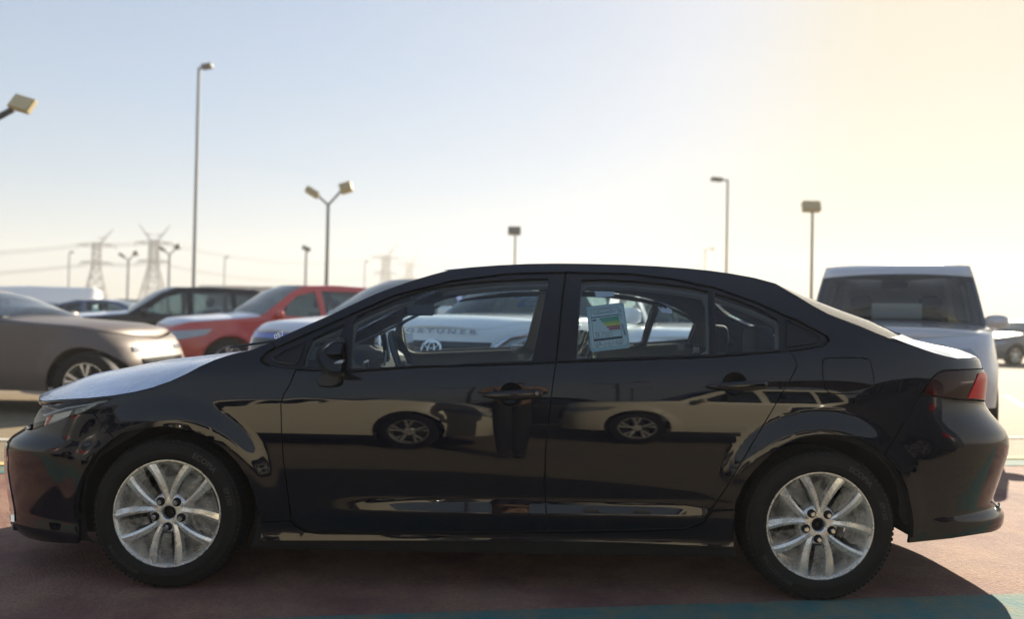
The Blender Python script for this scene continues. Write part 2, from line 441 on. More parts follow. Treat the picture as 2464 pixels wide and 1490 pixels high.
# ================================================================== GROUND (large structure)
def ground_mat(name, cols, scales, rough=.85, bump=.35, clump=.3, stretch=(1, 1, 1)):
    m = bpy.data.materials.new(name); m.use_nodes = True; t = m.node_tree; b = t.nodes['Principled BSDF']
    tc = t.nodes.new('ShaderNodeTexCoord'); mp = t.nodes.new('ShaderNodeMapping'); mp.inputs['Scale'].default_value = stretch
    t.links.new(tc.outputs['Object'], mp.inputs[0])
    prev = None
    for i, (c, s_) in enumerate(zip(cols[1:], scales)):
        n = t.nodes.new('ShaderNodeTexNoise'); n.inputs['Scale'].default_value = s_; n.inputs['Detail'].default_value = 8; n.inputs['Roughness'].default_value = .65
        t.links.new(mp.outputs[0], n.inputs['Vector'])
        r = t.nodes.new('ShaderNodeMapRange'); r.inputs[1].default_value = .5-clump*.3; r.inputs[2].default_value = .5+clump*.45; t.links.new(n.outputs[0], r.inputs[0])
        x = t.nodes.new('ShaderNodeMix'); x.data_type = 'RGBA'
        if prev is None: x.inputs[6].default_value = (*cols[0], 1)
        else: t.links.new(prev, x.inputs[6])
        x.inputs[7].default_value = (*c, 1); t.links.new(r.outputs[0], x.inputs[0]); prev = x.outputs[2]
    t.links.new(prev, b.inputs['Base Color']); b.inputs['Roughness'].default_value = rough
    n = t.nodes.new('ShaderNodeTexNoise'); n.inputs['Scale'].default_value = 90; n.inputs['Detail'].default_value = 8
    t.links.new(tc.outputs['Object'], n.inputs['Vector'])
    bp = t.nodes.new('ShaderNodeBump'); bp.inputs['Strength'].default_value = bump; bp.inputs['Distance'].default_value = .01
    t.links.new(n.outputs[0], bp.inputs['Height']); t.links.new(bp.outputs[0], b.inputs['Normal'])
    return m
G_SAND = ground_mat('dusty_asphalt', [(.20, .155, .095), (.14, .115, .08), (.24, .185, .11)], [.6, 7], bump=.4)
G_RED = ground_mat('worn_red_paint', [(.25, .15, .11), (.19, .030, .030), (.22, .125, .11), (.30, .19, .11), (.12, .045, .045)], [.7, 3.5, 45, 1.9], bump=.7, clump=.42)
G_TEAL = ground_mat('worn_teal_paint', [(.035, .15, .155), (.17, .17, .10)], [7], bump=.5, clump=.5)
G_YEL = ground_mat('worn_yellow_paint', [(.62, .50, .16), (.40, .34, .22)], [6], bump=.4, clump=.4)
G_WHITE = ground_mat('worn_white_paint', [(.62, .60, .54), (.38, .34, .28)], [6], bump=.4, clump=.4)
def sheet(name, pts, z, m, kind='structure'):
    me = bpy.data.meshes.new(name); me.from_pydata([(x, y, z) for x, y in pts], [], [tuple(range(len(pts)))]); me.materials.append(m)
    o = link(name, me); o['kind'] = kind; return o
sheet('ground', [(-1500, -1500), (1500, -1500), (1500, 1500), (-1500, 1500)], 0, G_SAND)
SL = .13
def strip(name, y0, y1, z, m, x0=-60, x1=60):
    return sheet(name, [(x0, y0+SL*x0), (x1, y0+SL*x1), (x1, y1+SL*x1), (x0, y1+SL*x1*0+SL*x0)], z, m)
strip('red_lane', 2.90, 5.60, .004, G_RED)
strip('teal_stripe', 2.45, 2.90, .008, G_TEAL)
strip('teal_edge_stripe', 5.60, 5.85, .008, G_TEAL)
strip('yellow_stripe', 5.90, 6.02, .008, G_YEL)

for k in range(-7, 9):      # painted bay lines across the lot
    a = (2.4*k-1.0, 9.2-.35*k); dx, dy = .45, .89
    for n_, w_ in (('parking_line', .055),):
        x, y = a; L_ = 5.0
        sheet(n_, [(x-w_*dy, y+w_*dx), (x+w_*dy, y-w_*dx), (x+w_*dy+dx*L_, y-w_*dx+dy*L_), (x-w_*dy+dx*L_, y+w_*dx+dy*L_)], .004, G_WHITE)
for k in range(5): sheet('parking_line', [(6+k*2.6, 15), (6.12+k*2.6, 15), (9.2+k*3.1, 21), (9.0+k*3.1, 21)], .0045, G_YEL)
strip('white_lane_line', 7.0, 7.12, .008, G_WHITE)
# ================================================================== MAIN CAR
YC = 3.915
XF = [(.12, -2.33), (.15, -2.365), (.2, -2.39), (.28, -2.392), (.43, -2.405), (.54, -2.405), (.565, -2.385), (.60, -2.315), (.73, -2.255), (.80, -2.18), (.9, -2.1)]
XR = [(.15, 2.22), (.20, 2.30), (.26, 2.375), (.315, 2.375), (.345, 2.30), (.47, 2.345), (.58, 2.385), (.64, 2.392), (.68, 2.375), (.78, 2.275), (.82, 2.262), (.93, 2.28), (.97, 2.262), (1.05, 2.235)]
def smooth_tab(tab, h=.012):
    zs = np.arange(.05, 1.7, .005); v = np.array([itp(tab, z) for z in zs]); k = np.exp(-.5*(np.arange(-12, 13)*.005/h)**2); k /= k.sum()
    vv = np.convolve(np.pad(v, 12, mode='edge'), k, mode='valid'); return lambda z: float(np.interp(z, zs, vv))
xf_, xr_ = smooth_tab(XF, .014), smooth_tab(XR, .016)
TILT = [(.10, -45), (.165, -40), (.195, -14), (.212, 12), (.247, 14), (.256, 0), (.27, -4), (.40, -3.2), (.50, -1.0), (.60, 1.0), (.70, 2.3), (.78, 3.4), (.86, 5.6), (.93, 8.5), (1.0, 11.5), (1.6, 14)]
_zs = np.arange(.08, 1.62, .002)
_k = np.exp(-.5*(np.arange(-10, 11)*.002/.006)**2); _k /= _k.sum()
_tl = np.convolve(np.pad(np.array([itp(TILT, z) for z in _zs]), 10, mode='edge'), _k, mode='valid')
_w = np.concatenate([[0], np.cumsum(-np.tan(np.radians((_tl[1:]+_tl[:-1])/2))*.002)])
_w = _w-float(np.interp(.60, _zs, _w))+.872
# the lower-door crease bump, by its slope
_bz = np.arange(.2, .5, .002); _bs = np.array([itp([(.255, 0), (.275, -.10), (.325, -.16), (.338, 0), (.345, .17), (.352, .29), (.392, .29), (.400, .15), (.412, 0), (.5, 0)], z) for z in _bz])
_bh = np.concatenate([[0], np.cumsum(-_bs[1:]*.002)])
XW1, XW2 = at(402, 1246, 3.06).x, at(1973, 1278, 3.06).x
ZW = .3165
def W_main(x, z):
    w = float(np.interp(z, _zs, _w))
    w -= .065*sp(z-(.872+.090*x), .006)
    A = sst(-.98, -.35, x)*(1-sst(.62, 1.08, x))
    if A and .2 < z < .5: w += A*float(np.interp(z, _bz, _bh))
    h = sp(z-(.972+.058*x), .010); w -= .26*h+.62*h*h
    w -= .012*min(1.6, (x/1.35)**2)
    for hx in (XW1, XW2):
        r = math.hypot(x-hx, (z-ZW)*1.02)
        if r < .52: w += .016*(1-sst(.385, .50, r))
    return w
SH = Shape(W_main, xf_, xr_, -1.1, 1.1, 3.2)
car = tag(empty('black_sedan', (0, YC, 0)), 'glossy black four door sedan filling the frame, parked side on', 'car')
U = lambda pts, step=12, closed=True: [SH.unproj(x, y, YC) for x, y in dens(pts, step, closed)]

SHUT_TOP = [(1360, 655), (1513, 658), (1615, 670), (1718, 691), (1820, 727), (1888, 758)]
TRI_R = [(1915, 768), (1942, 783), (1972, 798), (1990, 808), (1996, 820), (1984, 833), (1940, 841), (1897, 848)]
DOOR_SPLIT = [(1337, 874), (1331, 920), (1322, 990), (1313, 1082), (1311, 1150), (1313, 1215), (1318, 1279)]
RD_REAR = [(1901, 846), (1914, 864), (1918, 880), (1909, 901), (1777, 1125), (1745, 1178), (1712, 1225)]
FD_FRONT = [(712, 891), (698, 925), (681, 953), (676, 970), (677, 1030), (682, 1110), (693, 1190), (703, 1240)]
F_ARCH = [(274, 1055), (300, 1044), (327, 1036), (385, 1028), (425, 1031), (462, 1040), (503, 1058), (539, 1082), (571, 1115), (596, 1155), (610, 1190), (619, 1225), (626, 1254)]
R_ARCH = [(1768, 1226), (1773, 1205), (1790, 1168), (1808, 1142), (1829, 1119), (1857, 1093), (1886, 1074), (1925, 1056), (1963, 1048), (2012, 1047), (2059, 1054), (2095, 1070), (2126, 1094)]
CAN = [(836, 897), (1007, 885), (1279, 877), (1337, 874)]
front_door_px = FD_FRONT+[(715, 1262), (738, 1278), (770, 1282), (900, 1283), (1200, 1282), (1318, 1279)]+DOOR_SPLIT[::-1][1:]+CAN[::-1][1:]
rear_door_px = DOOR_SPLIT+[(1531, 1276), (1646, 1272), (1685, 1258)]+RD_REAR[::-1]+[(1875, 848), (1707, 861), (1386, 872)]
RAIL_PX = [(112, 967), (150, 964), (210, 960), (275, 955), (325, 947), (370, 937), (412, 920), (450, 902), (485, 884), (520, 868), (560, 855), (600, 844), (630, 832), (655, 820),
           (700, 799), (750, 777), (800, 755), (850, 731), (900, 708), (950, 689), (1000, 672), (1040, 660), (1080, 650), (1135, 643), (1200, 638), (1270, 634.5), (1340, 633.5), (1420, 634.5), (1500, 636.5), (1580, 640), (1650, 645), (1710, 651), (1760, 658), (1815, 668), (1868, 683),
           (1919, 713), (1955, 736), (1991, 756), (2030, 771), (2064, 784), (2100, 799), (2137, 814), (2170, 827), (2191, 834), (2220, 844), (2246, 852), (2275, 860), (2304, 867), (2335, 866), (2358, 864)]
fender_px = [(627, 1254), (699, 1252)]+FD_FRONT[::-1][1:-1]+[(712, 889), (672, 884), (640, 879), (628, 872), (626, 864), (640, 849), (661, 836), (655, 820)]+RAIL_PX[::-1][[p for p in RAIL_PX[::-1]].index((655, 820))+1:[p for p in RAIL_PX[::-1]].index((275, 955))+1]+[(262, 965), (221, 987), (238, 1014)]+F_ARCH
i0 = RAIL_PX.index((655, 820))
side_px = RAIL_PX[i0:]+[(2363, 888), (2271, 891), (2255, 898), (2238, 915), (2216, 947), (2172, 1022)]+R_ARCH[::-1]+[(1712, 1228)]+RD_REAR[::-1][1:]+TRI_R[::-1]+SHUT_TOP[::-1]+[(1223, 658), (1086, 676), (949, 710), (812, 771), (663, 837)]
sill_px = [(627, 1257), (700, 1255), (712, 1268), (736, 1282), (770, 1286), (900, 1287), (1318, 1283), (1531, 1280), (1650, 1276), (1690, 1262), (1716, 1231), (1769, 1229), (1767, 1262), (1766, 1318), (1740, 1318), (1500, 1308), (1200, 1303), (627, 1303)]
# paint panels
def ell(cx, cy, rx, ry, n=28): return [(cx+rx*math.cos(2*PI*i/n), cy+ry*math.sin(2*PI*i/n)) for i in range(n)]
CUP1, CUP2 = ell(1231, 950, 29, 28), ell(1768, 925, 30, 28)
G = .0022
fd = both('front_door', SH, U(front_door_px), PAINT, car, holes=[U(CUP1)], gap=G, step=.022)
rd = both('rear_door', SH, U(rear_door_px), PAINT, car, holes=[U(CUP2)], gap=G, step=.022)
both('fender', SH, U(fender_px), PAINT, car, gap=G, step=.022)
flap_px = rnd([(1979, 861), (2090, 861), (2106, 900), (2104, 948), (1984, 948)], 0)
flap_px = [(1990, 862), (2075, 861), (2088, 865), (2096, 875), (2101, 900), (2105, 930), (2103, 942), (2093, 948), (2005, 948), (1992, 944), (1985, 932), (1980, 900), (1979, 872), (1982, 865)]
both('quarter_panel', SH, U(side_px), PAINT, car, holes=[U(flap_px, 6)], gap=G, step=.022)
both('fuel_flap', SH, U(flap_px, 6), PAINT, car, gap=G*1.1, step=.04)
both('sill', SH, U(sill_px), PAINT, car, gap=G, step=.04)

# bumpers: the flank outline continued round the nose and tail to the centre line
def dedge(pts, step=.05): return dens(pts, step, False)
zs_top = .600
b_line = U([(221, 990), (150, 1010), (75, 1037)], 12, False)      # under the headlight
fb = [(SH.smin, .13)]+[(SH.smin, z) for z in np.linspace(.2, .60, 9)]+[(SH.smin+.25, .600), (SH.smin+.45, .600)]+b_line[::-1]+U([(238, 1014), (272, 1056), (262, 1063), (225, 1097), (208, 1130), (197, 1165), (191, 1205), (189, 1250), (189, 1309)], 12, False)+U([(150, 1308), (105, 1304)], 12, False)+[(-2.25+.0, .142), (SH.smin+.35, .13)]
grille_hole = [(SH.smin, .19), (SH.smin, .50), (SH.smin+.30, .50), (SH.smin+.52, .47), (SH.smin+.62, .33), (SH.smin+.70, .22), (SH.smin+.60, .19)]
# the grille mouth: cut by running the bumper outline round it
fb2 = [(SH.smin, .13)]+[(SH.smin, .165), (SH.smin+.66, .175), (SH.smin+.745, .215), (SH.smin+.735, .25), (SH.smin+.69, .36), (SH.smin+.655, .46), (SH.smin+.64, .53), (SH.smin+.5, .545), (SH.smin, .55)]+fb[9:]
both('front_bumper', SH, fb2, PAINT, car, gap=0, step=.025)
both('grille', SH, [(SH.smin, .16), (SH.smin+.66, .17), (SH.smin+.75, .215), (SH.smin+.73, .25), (SH.smin+.69, .36), (SH.smin+.655, .46), (SH.smin+.64, .535), (SH.smin+.5, .55), (SH.smin, .555)], DARK, car, off=-.03, step=.04, flange=0)
for k in range(9):
    z = .20+k*.037; s1 = itp([(.2, .70), (.25, .70), (.36, .66), (.46, .62), (.53, .60)], z)
    g = MB(); g.tube([SH.P(SH.smin+.002+(s1-.01)*i/14, z, -.012) for i in range(15)]+[], .006, 6)
    for sgn in (1, -1):
        gg = MB(); gg.v = [(a, b*sgn, c) for a, b, c in g.v]; gg.f = g.f; gg.mi = g.mi; gg.build('grille_bar', GLOSSK, car)
# chrome blade at the mouth's corner
for sgn in (1, -1):
    g = MB()
    rows = []
    for i in range(17):
        t = i/16; z = .545-.33*t; s0 = SH.smin+.645+.105*t**1.1; wd = .008+.020*math.sin(PI*min(1, t*1.02))**.8 + .012*t
        a = SH.P(s0, z, .004); b = SH.P(s0-wd, z, .010); c_ = SH.P(s0-wd-.004, z, -.02)
        rows.append([a, b, c_])
    vs = [(p.x, p.y*sgn, p.z) for r_ in rows for p in r_]; fs = [(i*3+j, i*3+j+1, i*3+j+4, i*3+j+3) for i in range(16) for j in range(2)]
    g.add(vs, fs); g.build('chrome_blade', CHROME, car)
# rear bumper
rb = [SH.unproj(x, y, YC) for x, y in dens([(2214, 952), (2176, 1020), (2130, 1096), (2152, 1118), (2170, 1145), (2184, 1180), (2191, 1215), (2194, 1262), (2187, 1308), (2290, 1297), (2385, 1282)], 12, False)]
e_s = rb[-1][0]
rb += [(e_s+(SH.smax-e_s)*t, rb[-1][1]+.0*t) for t in (.3, .6, 1)]+[(SH.smax, z) for z in np.linspace(.25, .80, 12)]
ltail = [SH.unproj(x, y, YC) for x, y in dens([(2377, 968), (2300, 963), (2216, 951)], 12, False)]
rb += [(ltail[0][0]+(SH.smax-ltail[0][0])*t, .80+(ltail[0][1]-.80)*(1-t)) for t in (.8, .6, .4, .2)]+ltail[:-1]
both('rear_bumper', SH, rb, PAINT, car, gap=.001, step=.035)
for sgn in (1, -1):       # bright reflector / exhaust finisher low on the tail corner
    g = MB(); g.tube([SH.P(SH.s_of(2.24, .31)+.0+t*.12, .325, .004) for t in (0, .25, .5, .75, 1)], [(.004, .008), (.006, .016), (.006, .018), (.006, .016), (.004, .008)], 8)
    g.v = [(a, b*sgn, c) for a, b, c in g.v]; g.build('tail_finisher', CHROME, car)

# glass and the black frame round it
GQ = [(729, 881), (737, 847), (751, 814), (790, 795), (829, 778), (815, 815), (800, 850), (787, 886)]
GM = [(836, 888), (846, 780), (858, 760), (915, 734), (965, 713), (1018, 696), (1070, 685), (1120, 679), (1190, 673), (1257, 669.5), (1318, 668), (1321, 672), (1312, 715), (1297, 790), (1280, 868), (1150, 873), (1007, 879)]
GR = [(1387, 863), (1391, 790), (1396, 715), (1400, 671), (1450, 670), (1513, 673), (1565, 677), (1615, 683), (1665, 690), (1705, 699), (1706, 780), (1707, 852), (1600, 856)]
GC = [(1722, 852), (1722, 780), (1721, 704), (1755, 713), (1786, 724), (1835, 745), (1872, 767), (1875, 775), (1875, 840), (1800, 846)]
FR1 = [(633, 866), (645, 852), (664, 840), (812, 774), (949, 713), (1086, 679), (1223, 661), (1358, 658), (1335, 874), (1279, 876), (1007, 884), (836, 896), (712, 889), (655, 881)]
FR2 = [(1363, 658), (1513, 661), (1615, 673), (1718, 694), (1820, 730), (1886, 761), (1893, 764), (1940, 786), (1985, 809), (1990, 819), (1981, 830), (1940, 838), (1895, 844), (1875, 847), (1707, 860), (1386, 871), (1340, 873.5)]
both('window_frame', SH, U(FR1), SATINK, car, holes=[U(GQ), U(GM)], off=-.004, step=.05)
both('window_frame', SH, U(FR2), SATINK, car, holes=[U(GR), U(GC)], off=-.004, step=.05)
for nm, g_ in (('quarter_window', GQ), ('front_window', GM), ('rear_door_window', GR), ('quarter_window', GC)):
    both(nm, SH, U(g_), WIN, car, gap=-.006, off=-.012, step=.08, flange=0)
# raised rims of the two triangles, belt moulding, frame seam lines
def beadline(name, px, r, m, off=.002, closed=False):
    pts = [SH.P(*SH.unproj(x, y, YC), off) for x, y in dens(px, 10, closed)]
    if closed: pts.append(pts[0])
    for sgn in (1, -1):
        g = MB(); g.tube([(p.x, p.y*sgn, p.z) for p in pts], r, 6); g.build(name, m, car)
beadline('belt_moulding', [(716, 887), (776, 892), (836, 892.5), (1007, 881), (1279, 872.5), (1333, 870)], (.0045, .0035), GLOSSK)
beadline('belt_moulding', [(1342, 870), (1386, 867.5), (1707, 856.5), (1800, 850), (1878, 844)], (.0045, .0035), GLOSSK)
beadline('corner_trim', [(655, 862), (690, 842), (735, 822), (720, 868), (710, 878), (665, 872)], .0028, GLOSSK, closed=True)
beadline('corner_trim', [(1893, 770), (1935, 790), (1970, 808), (1973, 818), (1960, 826), (1893, 836)], .0028, GLOSSK, closed=True)
for p in ([(843, 775), (838, 888)],): beadline('division_bar', p, (.012, .004), SATINK, off=-.004)
beadline('division_bar', [(1714, 700), (1714.5, 853)], (.012, .004), SATINK, off=-.004)

# lamps
hl_px = [(78, 1034), (82, 1010), (92, 990), (104, 975), (160, 968), (272, 958), (221, 986), (150, 1008)]
hl = U(hl_px, 8)
both('headlight_housing', SH, hl, mat('lamp_black', (.01, .01, .013), .3, coat=.5), car, off=-.055, step=.04, flange=0)
for sd, sgn in (('n', 1), ('f', -1)):
    h = panel('headlight', SH, hl, LENS, car, off=-.001, step=.03, flange=.02, side=sd, gap=.001)
    for nm, pp, mm, of in (('reflector', [(108, 1022), (124, 997), (168, 987), (158, 1003), (135, 1014)], mat('lamp_bezel', (.75, .72, .62), .3, coat=.5), -.012), ('projector', [(172, 998), (176, 984), (232, 969), (205, 985), (185, 995)], mat('lamp_bezel2', (.45, .42, .33), .2, coat=1, noise=(60, (.1, .09, .06), .2)), -.014),
                           ('turn_lamp', [(88, 1025), (96, 1000), (110, 992), (104, 1016)], mat('amber_lens', (.55, .12, .05), .15, coat=1), -.03), ('light_strip', [(92, 996), (150, 978), (250, 963), (250, 966), (150, 982), (95, 1001)], mat('lamp_grey', (.4, .42, .45), .3), -.02)):
        q = panel(nm, SH, U(pp, 6), mm, h, off=of, step=.03, flange=.02, side=sd)
tl_px = [(2219, 948), (2240, 915), (2257, 899), (2273, 894), (2365, 889), (2384, 900), (2384, 925), (2376, 964), (2300, 960)]
LENS_DK = mat('smoked_lens', (.02, .0015, .003), .2, coat=.35, coat_rough=.03, spec=.05)
LENS_RD = mat('red_lens', (.55, .006, .012), .3, coat=.2, spec=.05)
tl = U(tl_px, 6)
tl_in = [p for p in tl]
sm = max(p[0] for p in tl_in)
for sd in 'nf':
    t_ = panel('taillight', SH, tl[:], LENS_DK, car, off=.002, step=.03, gap=.001, side=sd)
    panel('red_lens', SH, U([(2327, 958), (2343, 925), (2353, 899), (2370, 897), (2383, 904), (2382, 928), (2375, 962)], 6)+[], LENS_RD, t_, off=.005, step=.02, side=sd, flange=.006)
    panel('light_strip', SH, U([(2308, 920), (2340, 917), (2340, 921), (2312, 923)], 5), mat('lamp_dark_red', (.12, .006, .01), .2, coat=1), t_, off=.004, step=.02, side=sd, flange=.004)
# tail continuation: lamp band, trunk face
z_a, z_b = tl[0][1], .99
tailface = [(max(p[0] for p in tl)-.005, .805), (max(p[0] for p in tl)-.005, .965), (SH.smax, .975), (SH.smax, .805)]
both('trunk_face', SH, tailface, PAINT, car, step=.04)

# top skins
rail_s = [SH.unproj(x, y, YC) for x, y in RAIL_PX]
s1, z1 = rail_s[0]
head = [(SH.smin+(s1-SH.smin)*t, .628+(z1-.628)*sst(0, 1, t)**1) for t in (0, .15, .3, .45, .6, .75, .88)]
e1, ze = rail_s[-1]
tail = [(e1+(SH.smax-e1)*t, ze+(1.02-ze)*t) for t in (.12, .25, .4, .55, .7, .85, 1.0)]
RS = head+rail_s+tail
RAIL = [SH.P(*p) for p in RS]
keys = [(0, (xf_(.628), .628)), (7, (-2.36, .735)), (7+RAIL_PX.index((275, 955)), (-2.13, .83)), (7+RAIL_PX.index((450, 902)), (-1.78, .903)), (7+RAIL_PX.index((600, 844)), (-1.38, .955)),
        (7+i0, (-1.20, .99)), (7+RAIL_PX.index((1080, 650)), (-.36, 1.395)), (7+RAIL_PX.index((1200, 638)), (-.07, 1.420)), (7+RAIL_PX.index((1340, 633.5)), (.2, 1.430)), (7+RAIL_PX.index((1650, 645)), (.75, 1.415)),
        (7+RAIL_PX.index((1760, 658)), (1.0, 1.395)), (7+RAIL_PX.index((1868, 683)), (1.30, 1.355)), (7+RAIL_PX.index((2064, 784)), (1.80, 1.185)), (7+RAIL_PX.index((2170, 827)), (2.02, 1.085)),
        (7+RAIL_PX.index((2304, 867)), (2.14, 1.062)), (7+RAIL_PX.index((2358, 864)), (2.20, 1.052)), (len(RS)-1, (xr_(1.02), 1.02))]
cum = [0]
for a, b in zip(RAIL, RAIL[1:]): cum.append(cum[-1]+(b-a).length)
kx = [cum[k] for k, _ in keys]
CEN = [(float(np.interp(c, kx, [v[0] for _, v in keys])), float(np.interp(c, kx, [v[1] for _, v in keys]))) for c in cum]
def seg(i, j): return RAIL[i:j+1], CEN[i:j+1]
iC, iWt, iRg, iTb = 7+RAIL_PX.index((630, 832)), 7+RAIL_PX.index((1080, 650)), 7+RAIL_PX.index((1868, 683)), 7+RAIL_PX.index((2170, 827))
loft('hood', *seg(0, iC), PAINT, car, p=2.6, off=-.001)
loft('windshield', *seg(iC, iWt), WIN, car, p=2.2, under=0, v0=.02, off=-.004)
loft('roof', *seg(iWt, iRg), PAINT, car, p=2.2, off=-.001)
loft('rear_window', *seg(iRg, iTb), WINR, car, p=2.4, under=0, v0=.02, off=-.002)
loft('trunk_lid', *seg(iTb, len(RS)-1), PAINT, car, p=2.4, off=-.001)
# protective film on the hood and trunk: lies on the paint, wavy hem that folds over the edge
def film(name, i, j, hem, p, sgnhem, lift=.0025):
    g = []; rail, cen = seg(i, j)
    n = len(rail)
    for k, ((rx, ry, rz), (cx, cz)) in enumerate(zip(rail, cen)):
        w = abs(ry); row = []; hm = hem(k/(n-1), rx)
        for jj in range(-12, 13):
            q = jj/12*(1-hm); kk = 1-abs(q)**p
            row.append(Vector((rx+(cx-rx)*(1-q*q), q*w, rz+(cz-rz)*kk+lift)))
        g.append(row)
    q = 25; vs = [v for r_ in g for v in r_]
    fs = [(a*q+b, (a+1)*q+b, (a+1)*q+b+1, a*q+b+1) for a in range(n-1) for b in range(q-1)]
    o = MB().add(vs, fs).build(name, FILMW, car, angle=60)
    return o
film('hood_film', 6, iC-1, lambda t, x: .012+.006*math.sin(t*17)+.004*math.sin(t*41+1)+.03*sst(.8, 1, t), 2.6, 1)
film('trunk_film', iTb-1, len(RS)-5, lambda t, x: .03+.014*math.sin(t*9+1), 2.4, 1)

# inner black shell behind the skin, so that no seam shows daylight
SHELL_DN = [(690, 1300), (668, 1200), (655, 1120), (640, 1060), (600, 1000), (540, 985), (460, 975), (300, 985), (190, 1010), (110, 1050), (100, 1290)]
def around(cx, z0, r, a0, a1, n=16): return [(SH.s_of(cx+r*math.cos(R(a)), z0), max(.14, z0+r*math.sin(R(a)))) for a in np.linspace(a0, a1, n)]
up = [SH.unproj(x, y+9, YC) for x, y in dens([(270, 965)]+RAIL_PX[4:-2], 16, False)]
shell = up+[(e1-.02, .78), (SH.s_of(2.1, .5), .36)]+around(XW2, ZW, .37, 0, 205)[0:]+around(XW1, ZW, .375, -25, 205)+[(SH.s_of(-2.15, .3), .22), (SH.s_of(-2.15, .5), .55)]
both('inner_shell', SH, shell, DARK, car, holes=[U(x) for x in (GQ, GM, GR, GC)]+[U(ell(1228, 949, 36, 34)), U(ell(1768, 924, 36, 34))], off=-.019, step=.06, flange=0)
# handles with keyhole
def handle(cx, cy, parent_pair, key):
    for sgn, dpar in ((1, parent_pair[0]), (-1, parent_pair[1])):
        # cup
        s0, z0 = SH.unproj(cx-3, cy-1 if key else cy-4, YC); g = MB()
        def cup(u, v):
            th = 2*PI*u; r_ = .052*(1-v) if v < 1 else 0
            p = SH.P(s0+r_*math.cos(th)*1.0, z0+r_*math.sin(th)*.98, -.001-.03*math.sqrt(max(0, 1-(1-v)**2)))
            return (p.x, p.y*sgn, p.z)
        g.grid(cup, 28, 6); g.build('handle_cup', GLOSSK, dpar)
        g = MB(); pts = []; rad = []
        for i in range(19):
            t = i/18; px = cx-71+146*t; py = cy+2.5-4*t+ (2*math.sin(PI*t))
            s_, z_ = SH.unproj(px, py, YC); o_ = .012+.028*math.sin(PI*min(1, max(0, t*1.0)))**.55
            p = SH.P(s_, z_, o_); pts.append((p.x, p.y*sgn, p.z)); k = max(.12, math.sin(PI*min(.97, max(.02, t*.82+.03)))**.6) if t < .9 else max(.35, 1-((t-.9)/.1)**2*.8)
            rad.append((.008*k+.002, .0225*k))
        # orient: first radius horizontal out, second vertical
        g2 = MB(); vs = []; fs = []; nn = 16
        for p, (ra, rb_) in zip(pts, rad):
            for j in range(nn):
                th = 2*PI*j/nn; c_, s_2 = math.cos(th), math.sin(th)
                vs.append((p[0], p[1]+ra*math.copysign(abs(c_)**.8, c_), p[2]+rb_*math.copysign(abs(s_2)**.8, s_2)))
        for i in range(18):
            for j in range(nn): fs.append((i*nn+j, i*nn+(j+1) % nn, (i+1)*nn+(j+1) % nn, (i+1)*nn+j))
        fs += [tuple(range(nn))[::-1], tuple(18*nn+j for j in range(nn))]
        g2.add(vs, fs); g2.build('handle', PAINT, dpar)
        if key and sgn == 1:
            s_, z_ = SH.unproj(1291, 947, YC); p = SH.P(s_, z_, .052)
            MB().lathe([(0, -.003), (.0075, -.003), (.0085, 0), (.0085, .012)], 20, 'Y', (p.x, p.y+.002, p.z)).build('keyhole', CHROME, dpar)
handle(1231, 949, fd, True)
handle(1771, 928, rd, False)

# ---- wheels
FILMC = bpy.data.materials.new('dusty_wheel_film'); FILMC.use_nodes = True
def _film():
    t = FILMC.node_tree; b = t.nodes['Principled BSDF']; b.inputs['Base Color'].default_value = (.62, .58, .48, 1); b.inputs['Roughness'].default_value = .22
    tc = t.nodes.new('ShaderNodeTexCoord'); n = t.nodes.new('ShaderNodeTexNoise'); n.inputs['Scale'].default_value = 14; n.inputs['Detail'].default_value = 9; n.inputs['Distortion'].default_value = 1.2
    t.links.new(tc.outputs['Object'], n.inputs['Vector'])
    r = t.nodes.new('ShaderNodeMapRange'); r.inputs[1].default_value = .38; r.inputs[2].default_value = .68; r.inputs[3].default_value = .10; r.inputs[4].default_value = .42
    t.links.new(n.outputs[0], r.inputs[0]); t.links.new(r.outputs[0], b.inputs['Alpha'])
    bp = t.nodes.new('ShaderNodeBump'); bp.inputs['Strength'].default_value = .5; bp.inputs['Distance'].default_value = .01
    t.links.new(n.outputs[0], bp.inputs['Height']); t.links.new(bp.outputs[0], b.inputs['Normal'])
_film()
LETTER = mat('tyre_letter', (.03, .03, .032), .5)
def pol(r, deg, y): a = R(deg); return Vector((r*math.sin(a), y, r*math.cos(a)))
